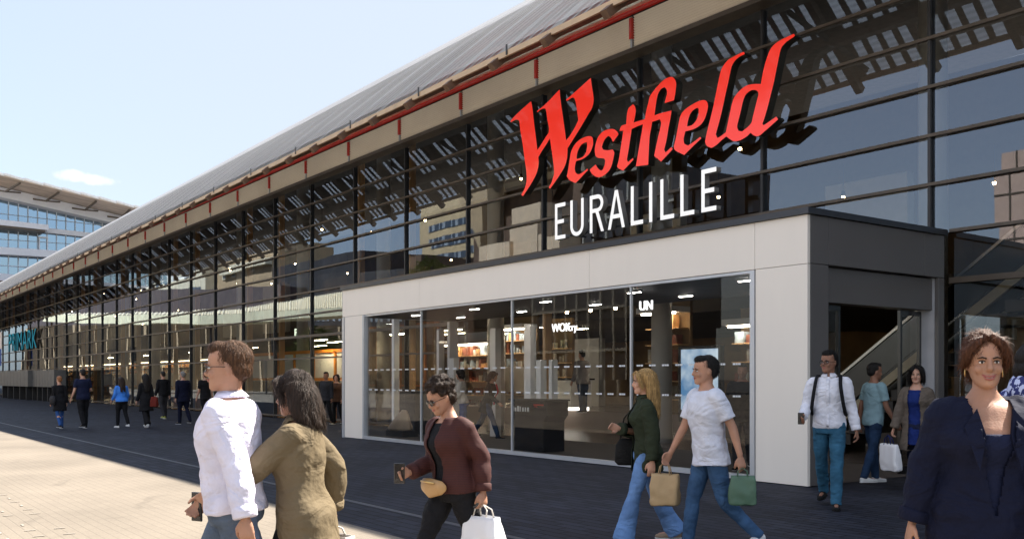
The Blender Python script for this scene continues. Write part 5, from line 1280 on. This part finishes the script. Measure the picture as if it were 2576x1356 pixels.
    def hair(s, style, mat, seed=1):
        k = s.k; mb = MB(); rs = random.Random(seed); dis = .006; fr = 22
        E = lambda c, r, rx=0: mb.ell(s.Hd(c), (r[0] * k, r[1] * k, r[2] * k), 22, 14, s.Mh @ Matrix.Rotation(R(rx), 3, 'X'))
        if style == 'short':
            E((0, .020, 1.678), (.079, .104, .090), -8); E((0, .052, 1.63), (.072, .062, .07)); E((0, -.03, 1.722), (.062, .070, .042), -8)
            dis = .005
        elif style == 'quiff':
            E((0, .020, 1.680), (.080, .106, .092), -8); E((0, .052, 1.63), (.072, .062, .07)); E((0, -.045, 1.742), (.056, .058, .038), 10); E((0, .0, 1.758), (.058, .075, .030)); dis = .009
        elif style == 'long':
            E((0, .014, 1.675), (.086, .106, .096), -6); E((0, .055, 1.61), (.086, .068, .10)); L = s.P.get('hairlen', .30)
            for i in range(15):
                t = math.pi * (i / 14) ; x = math.cos(t) * .085; y = .02 + math.sin(t) * .085
                pts = [s.Hd((x * .9, y * .8, 1.69)), s.Hd((x, y, 1.62)), s.Hd((x * 1.05, y + .01, 1.55))]
                e = s.U((x * 1.1 + rs.uniform(-.02, .02), min(y + .05, .14) + rs.uniform(-.01, .01), 1.55 - L * rs.uniform(.8, 1.0)))
                pts += [pts[-1].lerp(e, .5), e]
                mb.tube(pts, [.028 * k, .032 * k, .032 * k, .030 * k, .012 * k], 8)
            for sx in (-1, 1): mb.tube([s.Hd((sx * .012, -.075, 1.742)), s.Hd((sx * .055, -.085, 1.71)), s.Hd((sx * .080, -.055, 1.65)), s.Hd((sx * .085, -.035, 1.58))], [.012 * k, .018 * k, .020 * k, .018 * k], 8)
            dis = .010
        elif style == 'bob':
            E((0, .016, 1.678), (.092, .108, .098), -6); E((0, .045, 1.60), (.098, .075, .085))
            for sx in (-1, 1): mb.tube([s.Hd((sx * .02, -.075, 1.745)), s.Hd((sx * .065, -.085, 1.71)), s.Hd((sx * .092, -.055, 1.65)), s.Hd((sx * .098, -.02, 1.57)), s.Hd((sx * .09, .01, 1.52))], [.016 * k, .022 * k, .026 * k, .026 * k, .014 * k], 8)
            dis = .014; fr = 16
        elif style == 'curly':
            E((0, .02, 1.69), (.086, .104, .09), -6); E((0, .05, 1.62), (.078, .068, .08))
            for i in range(80):
                t = rs.uniform(0, 2 * math.pi); p = rs.uniform(-.2, 1); 
                c = Vector((math.cos(t) * math.sqrt(1 - p * p) * .088, .02 + math.sin(t) * math.sqrt(1 - p * p) * .108, 1.69 + p * .092))
                if c.y < -.05 and c.z < 1.71: continue
                mb.ell(s.Hd(c), [.020 * k * rs.uniform(.7, 1.3)] * 3, 8, 6)
            dis = .008; fr = 40
        elif style == 'bun':
            E((0, .018, 1.682), (.084, .108, .094), -6); E((0, .055, 1.62), (.08, .062, .085))
            for sx in (-1, 1):
                mb.tube([s.Hd((sx * .008, -.078, 1.750)), s.Hd((sx * .050, -.092, 1.722)), s.Hd((sx * .078, -.066, 1.675)), s.Hd((sx * .084, -.02, 1.63)), s.Hd((sx * .08, .03, 1.60))], [.014 * k, .018 * k, .018 * k, .018 * k, .014 * k], 8)
            E((0, .11, 1.66), (.05, .045, .05)); dis = .009; fr = 30
        me = remesh(mb, s.vox * .8, 'hair', 2, dis * k, fr, seed, dz=.25 if style in ('long', 'bob', 'bun', 'quiff', 'short') else 1)
        o = mobj(me, 'hair', mat, s.root)
        if s.vox < .0078:                        # loose strands over the surface
            st = MB(); nv = len(me.vertices); ln = {'short': .022, 'quiff': .03, 'curly': .028}.get(style, .06)
            for i in range(3600 if style in ('long', 'bob', 'bun') else 2200):
                v = me.vertices[rs.randrange(nv)]; nn_ = v.normal; dn = Vector((rs.gauss(0, .25), rs.gauss(0, .25), -1)) if style != 'bun' else Vector((rs.gauss(0, .3), .6 + rs.gauss(0, .3), -.5))
                if style == 'curly': dn = Vector((rs.gauss(0, 1), rs.gauss(0, 1), rs.gauss(0, 1)))
                dn = (dn - nn_ * dn.dot(nn_) * .9).normalized(); a = v.co + nn_ * .0005; L = ln * k * rs.uniform(.5, 1.3)
                b_ = a + dn * L * .5 + nn_ * rs.uniform(.002, .006) * k; c = a + dn * L + nn_ * rs.uniform(-.001, .010) * k; sd = dn.cross(nn_).normalized() * .0011 * k
                st.add([a - sd, a + sd, b_ + sd * .8, b_ - sd * .8, c], [(0, 1, 2, 3), (3, 2, 4)])
            so_ = st.build('strands', mat, o); so_['kind'] = 'stuff'
        return o
    def glasses(s, mat='black_gloss', dark=False):
        k = s.k; g = MB()
        for sx in (-1, 1):
            pts = [s.Hd((sx * .031 + math.cos(t) * .024, -.113 + .012 * (math.cos(t) * sx > .4), 1.630 + math.sin(t) * .017)) for t in [2 * math.pi * i / 16 for i in range(17)]]
            g.tube(pts, .0022 * k, 6, False); g.tube([s.Hd((sx * .054, -.104, 1.636)), s.Hd((sx * .074, -.06, 1.636)), s.Hd((sx * .079, .0, 1.632))], .0022 * k, 6)
        g.tube([s.Hd((-.008, -.113, 1.634)), s.Hd((.008, -.113, 1.634))], .0022 * k, 6)
        o = g.build('glasses', mat, s.root, True)
        if dark:
            for sx in (-1, 1): MB().ell(s.Hd((sx * .031, -.111, 1.630)), (.023 * k, .002 * k, .016 * k), 14, 6, s.Mh).build('lens', 'black_gloss', o, True)
    def bag_at(s, sd): return s.world(s.grip(sd))

def carry_bag(name, label, cat, pos, rz, w, h, d, mat, hmat, drop=.14, parts=True, taper=.82, tilt=0):
    o = tag(empty(name, (pos[0], pos[1], pos[2] - drop - h), rz), label, cat); o.rotation_euler.x = tilt
    b = MB(); n = 20
    def ringz(z, f, g): 
        vs = []
        for i in range(n):
            t = 2 * math.pi * i / n; ct, st_ = math.cos(t), math.sin(t); q = .35
            x = math.copysign(abs(ct) ** q, ct); y = math.copysign(abs(st_) ** q, st_)
            vs.append((x * w / 2 * f, y * d / 2 * g, z))
        return vs
    lv = [(0, .90, .9), (.02, 1, 1), (h * .35, 1.02, 1.05), (h * .7, (1 + taper) / 2 + .03, .8), (h, taper, .45)]
    for i, (z, f, g) in enumerate(lv):
        b.v += ringz(z, f, g)
        if i: 
            for k in range(n): q = (i - 1) * n; b.f.append((q + k, q + (k + 1) % n, q + n + (k + 1) % n, q + n + k))
    b.f.append(tuple(range(n))[::-1])
    bb = b.build('bag_body', mat, o, True); m = bb.modifiers.new('s', 'SUBSURF'); m.levels = 2; m.render_levels = 2
    tx = bpy.data.textures.new('crumple', 'CLOUDS'); tx.noise_scale = .09
    dm = bb.modifiers.new('d', 'DISPLACE'); dm.texture = tx; dm.strength = .03; dm.mid_level = .5
    sd_ = bb.modifiers.new('t', 'SOLIDIFY'); sd_.thickness = .002
    for sy in (-1, 1):
        MB().tube([(-w * .22 * taper, sy * d * .2, h - .01), (-w * .16, sy * d * .12, h + drop * .6), (0, 0, h + drop), (w * .16, sy * d * .12, h + drop * .6), (w * .22 * taper, sy * d * .2, h - .01)], .005, 6).build('handle', hmat, o, True)
    return o
def dirv(a, b=None):     # travel direction from picture-right and forward components
    v = RT * a + FW * (b or 0); v.normalize(); return (v.x, v.y)

LEFT = dirv(-1, .12)
# ---- foreground man, pale shirt
P = Person('person', 'man in a pale lavender shirt and jeans with short brown hair, at the left front', at(590, 4.75), dirv(-1, -.05), 1.70, dict(lean=3, twist=-8, ra=(10, 8, 35, 5, 5, 50), la=(-22, 8, 12, 0, 5, 40), rl=(24, 6), ll=(-18, 18), hy=0), skin='tan', vox=.0065, build=1.10)
P.body(); P.face(brow='hair_brown'); P.hair('short', 'hair_brown', 3); P.glasses()
P.top('cloth_lavender', 'shirt', 1.0, .86, .026, .008, collar='cloth_lavender', armr=1.35, wrinkle=.012); P.pants('cloth_greydenim', flare=.012); P.shoes('cloth_shoewhite')
ph = P.bag_at(-1)
o = tag(empty('phone', ph, .4), 'dark phone in the hand of the man in the pale shirt', 'phone'); bevel(MB().box(-.037, .037, -.006, .006, -.06, .09).build('phone_body', 'black_gloss', o), .004)
MB().box(-.032, .032, -.0075, -.0065, -.05, .08).build('screen', 'black_gloss', o)
# ---- woman beside him, khaki jacket
P = Person('person', 'dark haired woman in a khaki jacket reaching forward beside the man in lavender', at(765, 4.85), dirv(-1, .05), 1.545, dict(lean=4, twist=6, ra=(-34, 12, 42, 0, 5, 60), la=(50, 2, 14, 18, 5, 25), rl=(-20, 22), ll=(22, 6), hp=6, hy=-12, hairlen=.14), fem=True, skin='tan', vox=.0065, build=1.12)
P.body(); P.face(); P.hair('long', 'hair_darkbrown', 5); P.top('cloth_khaki', 'jacket', 1.0, .72, .034, .015, armr=1.4, wrinkle=.009, collar='cloth_khaki'); P.pants('cloth_black', slim=.006); P.shoes('cloth_shoewhite')
g = P.bag_at(-1); carry_bag('shopping_bag', 'white shopping bag with dark stripes behind the woman in the khaki jacket', 'shopping bag', g, .3, .40, .42, .2, 'bag_striped', 'cloth_cream', .05)
p = P.world(P.U((.12, .26, 1.02)))
# ---- woman in burgundy sweater
P = Person('person', 'curly haired woman in dark glasses, open burgundy cardigan and black trousers', at(1142, 6.35), dirv(-1, -.62), 1.525, dict(lean=6, twist=10, ra=(2, 8, 78, 12, 5, 60), la=(-24, 10, 34, 0, 5, 75), rl=(26, 8), ll=(-20, 20), hp=20), fem=True, skin='tan', vox=.0065, build=1.12)
P.body(); P.face(); P.hair('curly', 'hair_darkbrown', 9); P.glasses(dark=True)
P.top('cloth_sweater', 'open_cardigan', 1.0, .86, .028, .006, armr=1.4, wrinkle=.011, vcut=(.5, .05, .05)); P.top('cloth_black', 'black_top', 0, .93, .010, 0, neck=1.44); P.pants('cloth_black', zt=1.03, flare=.02, wrinkle=.010); P.shoes('cloth_shoeblack')
ph = P.bag_at(-1); o = tag(empty('phone', ph, .9), 'phone held out by the woman in the burgundy cardigan', 'phone'); bevel(MB().box(-.035, .035, -.005, .005, -.05, .08).build('phone_body', 'black_gloss', o), .004)
MB().box(-.03, .03, -.0065, -.0055, -.045, .075).build('screen', 'black_gloss', o)
g = P.bag_at(1); carry_bag('shopping_bag', 'plain white shopping bag carried by the woman in the burgundy cardigan', 'shopping bag', g, .2, .32, .42, .18, 'white_bag', 'cloth_cream', .07)
o = empty('belt_bag', P.world(P.U((-.02, -.17, .96))), P.root.rotation_euler.z); tag(o, 'tan and gold belt bag at the waist of the woman in the burgundy cardigan', 'belt bag')
bevel(MB().rings([(Vector((-.14, .02, 0)), Vector((0, .01, 0)), Vector((0, 0, .02))), (Vector((-.12, 0, 0)), Vector((0, .025, 0)), Vector((0, 0, .045))), (Vector((0, -.015, -.01)), Vector((0, .035, 0)), Vector((0, 0, .065))), (Vector((.12, 0, 0)), Vector((0, .025, 0)), Vector((0, 0, .045))), (Vector((.14, .02, 0)), Vector((0, .01, 0)), Vector((0, 0, .02)))], 16).build('bag_body', pmat('tan_leather', (.45, .26, .10), .4), o, True), .002)
MB().tube([(-.09, -.038, .03), (0, -.055, .035), (.09, -.038, .03)], .006, 6).build('zip', 'gold', o, True)
# ---- blonde woman, olive jacket
P = Person('person', 'blonde woman in an olive jacket and light blue flared jeans by the shop window', at(1625, 8.55), dirv(-1, -.12), 1.585, dict(lean=2, twist=-6, ra=(15, 10, 90, 55, 5, 35), la=(-8, 9, 12, 0), rl=(-16, 14), ll=(20, 6), hairlen=.27, hy=-4), fem=True, skin='light', vox=.007)
P.body(); P.face(brow='hair_brown'); P.hair('long', 'hair_blond', 12); P.top('cloth_olive', 'jacket', 1.0, .76, .030, .012, armr=1.4, wrinkle=.012, vcut=(.5, .055, .07), collar='cloth_olive')
P.top('cloth_black', 'black_top', 0, .96, .010, 0, neck=1.42); P.pants('cloth_lightdenim', flare=.055, slim=.004); P.shoes('cloth_shoebeige')
p = P.world(P.U((-.20, -.10, .98))); o = tag(empty('handbag', (p.x, p.y, p.z - .16), P.root.rotation_euler.z), 'black handbag at the side of the blonde woman', 'handbag')
MB().rings([(Vector((0, 0, 0)), Vector((.04, 0, 0)), Vector((0, .12, 0))), (Vector((0, 0, .03)), Vector((.06, 0, 0)), Vector((0, .15, 0))), (Vector((0, 0, .18)), Vector((.05, 0, 0)), Vector((0, .14, 0))), (Vector((0, 0, .24)), Vector((.02, 0, 0)), Vector((0, .10, 0)))], 18).build('bag_body', 'cloth_shoeblack', o, True)
MB().tube([(0, -.1, .22), (.02, -.07, .42), (.03, 0, .5), (.02, .07, .42), (0, .1, .22)], .007, 6).build('strap', 'cloth_shoeblack', o, True)
# ---- man in white tee
P = Person('person', 'man in a plain white t-shirt and blue jeans striding past the shop window', at(1785, 7.95), dirv(-1, -.18), 1.67, dict(lean=4, twist=8, ra=(22, 10, 8, 0, 5, 70), la=(-20, 12, 14, 0, 5, 60), rl=(15, 8), ll=(-12, 34), foot=(0, -20), hp=-2), skin='tan', vox=.007, build=1.04)
P.body(); P.face(); P.hair('short', 'hair_black', 15); P.top('cloth_tee', 't_shirt', .38, .82, .026, .016, collar=None, wrinkle=.011, neck=1.462); P.pants('cloth_denim', slim=.006); P.shoes('cloth_shoewhite')
g = P.bag_at(-1); carry_bag('paper_bag', 'brown paper bag carried between the blonde woman and the man in the white tee', 'paper bag', g, .5, .24, .27, .15, 'paper_bag', 'paper_bag', .10, taper=.95)
g = P.bag_at(1); carry_bag('carrier_bag', 'thin green carrier bag held behind the man in the white tee', 'carrier bag', g, .8, .22, .24, .08, 'green_bag', 'green_bag', .06)
# ---- man with backpack
p0 = at(2086, 11.0); fc = (Vector((-p0.x, -p0.y, 0)).normalized() + RT * -.12)
P = Person('person', 'man in glasses, white shirt and teal trousers walking out by the side door', p0, (fc.x, fc.y), 1.80, dict(lean=1, twist=0, ra=(6, 14, 62, 14, 5, 40), la=(-4, 12, 14, 0, 5, 60), rl=(-14, 22, 1), ll=(12, 4, 0), foot=(-8, 0), hy=-26), skin='brown', vox=.007, build=1.0)
P.body(); P.face(); P.hair('short', 'hair_black', 17); P.glasses(); P.top('cloth_white', 'shirt', 1.0, .86, .018, .006, collar='cloth_white', wrinkle=.011, armr=1.15); P.pants('cloth_chino', flare=.004); P.shoes('cloth_shoeblack', 'cloth_shoeblack')
bp = tag(empty('backpack', P.root.location, P.root.rotation_euler.z), 'black backpack with straps on the man in the white shirt', 'backpack')
b = MB().ell(P.U((0, .215, 1.22)), (.15, .085, .22), 20, 12); mobj(remesh(b, .012, 'pack_body', 2), 'pack_body', 'cloth_black', bp)
for sx in (-1, 1):
    pts = [P.U((sx * .10, .15, 1.43)), P.U((sx * .115, .04, 1.478)), P.U((sx * .125, -.06, 1.452)), P.U((sx * .135, -.135, 1.36)), P.U((sx * .155, -.150, 1.22)), P.U((sx * .175, -.10, 1.08)), P.U((sx * .17, .06, 1.03)), P.U((sx * .10, .16, 1.05))]
    MB().tube([Vector(q) for q in cr([tuple(p) for p in pts], 4)], [(.020, .009)] * 29, 8).build('strap', 'cloth_black', bp, True)
P.front_strip('cloth_white', 'placket', .014, .014, .92, 1.44, .020)
ph = P.bag_at(-1); o = tag(empty('phone', ph, .9), 'phone in the hand of the man with the backpack', 'phone'); bevel(MB().box(-.035, .035, -.005, .005, -.05, .08).build('phone_body', 'black_gloss', o), .004)
# ---- man in pale teal tee entering
P = Person('person', 'man in a pale teal t-shirt and jeans going in through the side door', at(2196, 13.6), dirv(1, .25), 1.70, dict(lean=3, ra=(12, 8, 20, 0), la=(-12, 8, 15, 0), rl=(-9, 12), ll=(10, 5)), skin='brown', vox=.009)
P.body(); P.hair('short', 'hair_black', 19); P.top('cloth_teal', 't_shirt', .36, .84, .022, .01, vox=.011); P.pants('cloth_darkdenim'); P.shoes('cloth_shoewhite')
# ---- woman in taupe coat
p0 = at(2306, 12.7); fc = Vector((-p0.x, -p0.y, 0)).normalized() + RT * -.35
P = Person('person', 'black haired woman in an open taupe coat over a royal blue dress', p0, (fc.x, fc.y), 1.66, dict(lean=1, ra=(4, 14, 8, 0, 5, 75), la=(-12, 8, 12, 0), rl=(-14, 14), ll=(16, 6), hy=8), fem=True, skin='light', vox=.0075)
P.body(); P.face(); P.hair('bob', 'hair_black', 21); P.top('cloth_taupe', 'coat', 1.0, .58, .030, .04, armr=1.4, wrinkle=.011, vcut=(.5, .075, .075)); P.top('cloth_royal', 'dress', 0, .66, .008, .015, neck=1.42); P.pants('cloth_navy', slim=.008, length=.9); P.shoes('cloth_shoewhite')
g = P.bag_at(-1); carry_bag('shopping_bag', 'white paper shopping bag held low by the woman in the taupe coat', 'shopping bag', g, -.4, .36, .36, .13, 'white_bag', 'cloth_royal', .12, taper=.95, tilt=.12)
# ---- foreground woman, navy jacket
p0 = at(2472, 4.25); fc = Vector((-p0.x, -p0.y, 0)).normalized() + RT * .28
P = Person('person', 'smiling woman with swept auburn hair in a dark navy jacket at the right front', p0, (fc.x, fc.y), 1.69, dict(lean=3, twist=4, ra=(-12, 14, 14, 0), la=(14, 10, 16, 0), rl=(18, 6), ll=(-14, 14), hy=-4), fem=True, skin='tan', vox=.006, build=1.16)
P.body(); P.face(smile=True, brow='hair_darkbrown'); P.hair('bun', 'hair_auburn', 23)
P.top('cloth_deepnavy', 'jacket', 1.0, .64, .036, .03, armr=1.45, wrinkle=.014, neck=1.46, vcut=(.95, .0, .092))
P.top('cloth_navy', 'inner_top', 0, .84, .016, .0, neck=1.35); P.pants('cloth_deepnavy', flare=.03); P.shoes('cloth_shoeblack')
for sx in (-1, 1):
    MB().tube([P.Hd((sx * .078 + .018 * math.cos(t) * .3, .005 + .018 * math.cos(t), 1.585 + .022 * math.sin(t))) for t in [2 * math.pi * i / 14 for i in range(15)]], .0022, 6, False).build('earring', 'gold', P.root, True)
lap = MB()
for sx in (-1, 1):
    a, b_, c_, d_ = P.U((sx * .075, -.118, 1.42)), P.U((sx * .135, -.145, 1.34)), P.U((sx * .085, -.215, 1.16)), P.U((sx * .05, -.175, 1.30))
    lap.add([a, b_, c_, d_], [(0, 1, 2, 3)])
o = lap.build('lapels', 'cloth_deepnavy', P.root); m = o.modifiers.new('t', 'SOLIDIFY'); m.thickness = .012; m.offset = 0
# ---- partly seen woman at the right edge
P = Person('person', 'black haired person in a blue and white patterned top cut off by the right edge', at(2592, 6.3), dirv(.9, .5), 1.72, dict(lean=2, ra=(15, 8, 14, 0), la=(-12, 8, 12, 0)), fem=True, skin='tan', vox=.009, build=1.1)
P.body(); P.hair('bob', 'hair_black', 25); P.top('cloth_dotted', 'blouse', .5, .84, .03, .02)
MB().rings([(P.U((0, .01, 1.40)), Vector((.14, 0, 0)), Vector((0, .12, 0))), (P.U((0, .01, 1.45)), Vector((.15, 0, 0)), Vector((0, .13, 0))), (P.U((0, .01, 1.52)), Vector((.13, 0, 0)), Vector((0, .12, 0))), (P.U((0, .01, 1.56)), Vector((.10, 0, 0)), Vector((0, .09, 0)))], 24).build('scarf', 'cloth_dotted', P.root, True); P.pants('cloth_black'); P.shoes('cloth_shoewhite')
# ---- people along the glass front
AW = dirv(-.75, .66)
def far(label, x, depth, H, fem, hairs, hairc, topm, slv, hem, legm, shoe, pose, fc, skin='light', **kw):
    P = Person('person', label, at(x, depth), fc, H, pose, fem=fem, skin=skin, vox=.011, build=kw.get('build', 1.0))
    P.body(); P.hair(hairs, hairc, int(x)); P.top(topm, kw.get('tn', 'top'), slv, hem, kw.get('loose', .024), kw.get('hemw', .02), wrinkle=.008); P.pants(legm, flare=kw.get('flare', 0), slim=kw.get('slim', 0)); P.shoes(shoe)
    return P
walk = lambda a, s=1, **k: dict(dict(rl=(a * s, 8 if s > 0 else 20), ll=(-a * s, 20 if s > 0 else 8), ra=(-a * s * .8, 8, 14, 0), la=(a * s * .8, 8, 14, 0), lean=3), **k)
P = far('person in a black coat and blue jeans walking by the glass', 150, 28.6, 1.56, True, 'short', 'hair_redblond', 'cloth_black', 1, .60, 'cloth_bluedenim', 'cloth_charcoal', walk(9), AW, hemw=.03, slim=.01)
p = P.world(P.U((.24, .02, .92))); o = tag(empty('handbag', (p.x, p.y, p.z - .1), P.root.rotation_euler.z), 'dark handbag at the hip of the walker in blue jeans', 'handbag')
MB().rings([(Vector((0, 0, 0)), Vector((.05, 0, 0)), Vector((0, .14, 0))), (Vector((0, 0, .16)), Vector((.07, 0, 0)), Vector((0, .17, 0))), (Vector((0, 0, .26)), Vector((.03, 0, 0)), Vector((0, .12, 0)))], 14).build('bag_body', 'cloth_charcoal', o, True)
MB().tube([(0, -.1, .24), (.02, 0, .55), (0, .1, .24)], .008, 6).build('strap', 'cloth_charcoal', o, True)
far('man in a navy t-shirt and black trousers with bent arms by the glass', 209, 28.8, 1.77, False, 'short', 'hair_black', 'cloth_navy', .36, .84, 'cloth_black', 'cloth_shoeblack', walk(8, ra=(5, 14, 80, 0), la=(0, 14, 20, 0)), AW, build=1.08)
far('long haired woman in a bright blue top by the glass', 306, 29.2, 1.53, True, 'long', 'hair_darkbrown', 'cloth_bluetop', .9, .86, 'cloth_black', 'cloth_shoewhite', walk(9, -1, hairlen=.34, ra=(2, 14, 40, 10), la=(5, 14, 40, 10)), AW, build=1.15)
far('woman with long black hair and a long black coat by the glass', 367, 29.2, 1.64, True, 'long', 'hair_black', 'cloth_black', 1, .55, 'cloth_black', 'cloth_shoewhite', walk(12, hairlen=.4), AW, hemw=.05, flare=.05)
P = far('slim man in a black jacket and yellow green shoes by the glass', 411, 35.5, 1.76, False, 'short', 'hair_black', 'cloth_black', 1, .84, 'cloth_charcoal', 'cloth_shoeyellow', walk(8), AW)
P = far('broad man in a dark coat holding something white by the glass', 461, 31.5, 1.72, False, 'short', 'hair_grey', 'cloth_deepnavy', 1, .74, 'cloth_deepnavy', 'cloth_shoeblack', walk(7, -1), AW, build=1.22)
g = P.bag_at(-1); o = tag(empty('paper_roll', g, 0), 'small white folded paper in the hand of the broad man in the dark coat', 'paper'); MB().box(-.02, .02, -.06, .06, -.12, .05).build('sheet', 'white_bag', o)
far('man in a black polo half hidden behind the man in the pale shirt', 517, 31.5, 1.72, False, 'short', 'hair_brown', 'cloth_black', .4, .82, 'cloth_black', 'cloth_shoeblack', walk(8), AW)
p = at(388, 28.9, .55); carry_bag('shopping_bag', 'dark red bag carried beside the woman in the long black coat', 'shopping bag', (p.x, p.y, 1.05), .5, .26, .30, .12, 'cloth_burgundy', 'cloth_black', .12)
# ---- people inside
def inside(*a, **k): return far(*a, **k)
inside('woman in a cream top waiting inside behind the shop window', 1165, 23.5, 1.70, True, 'bob', 'hair_black', 'cloth_cream', 1, .90, 'cloth_bluedenim', 'cloth_shoewhite', dict(lean=6, ra=(10, 10, 70, 10), la=(8, 10, 60, 10), rl=(4, 4), ll=(-4, 4)), dirv(-1, .1))
P = inside('person in a black coat with a pink scarf inside behind the shop window', 1225, 23.8, 1.74, True, 'long', 'hair_darkbrown', 'cloth_black', 1, .70, 'cloth_darkdenim', 'cloth_shoeblack', dict(lean=14, ra=(25, 10, 40, 0), la=(-10, 10, 10, 0), rl=(25, 6), ll=(-22, 14), hairlen=.1), dirv(1, -.3), skin='tan')
P.front_strip('cloth_pink', 'scarf', .05, .06, .95, 1.46, .06)
P = Person('person', 'man in a grey jacket standing at the noodle bar counter', at(1466, 27.2, .52), dirv(-.6, .8), 1.76, dict(lean=4, ra=(10, 12, 50, 0), la=(4, 10, 20, 0), rl=(3, 3), ll=(-3, 3)), skin='light', vox=.011, build=1.12)
P.body(); P.hair('short', 'hair_black', 31); P.top('cloth_grey', 'jacket', 1, .80, .03, .02); P.pants('cloth_darkdenim'); P.shoes('cloth_shoeblack')
P = inside('man in black inside behind the right pane of the shop window', 1868, 15.6, 1.72, False, 'short', 'hair_black', 'cloth_black', 1, .8, 'cloth_charcoal', 'cloth_shoeblack', walk(8), dirv(-.3, -1), skin='brown')
inside('man in charcoal waiting inside the glass left of the portal', 821, 31, 1.70, False, 'short', 'hair_black', 'cloth_charcoal', 1, .8, 'cloth_black', 'cloth_shoeblack', walk(4), dirv(-.3, -1), skin='brown')
inside('person in brown standing inside the glass beside the portal corner', 848, 31.5, 1.62, True, 'bob', 'hair_darkbrown', 'cloth_brownleather', 1, .8, 'cloth_black', 'cloth_shoeblack', walk(4), dirv(-.3, -1))
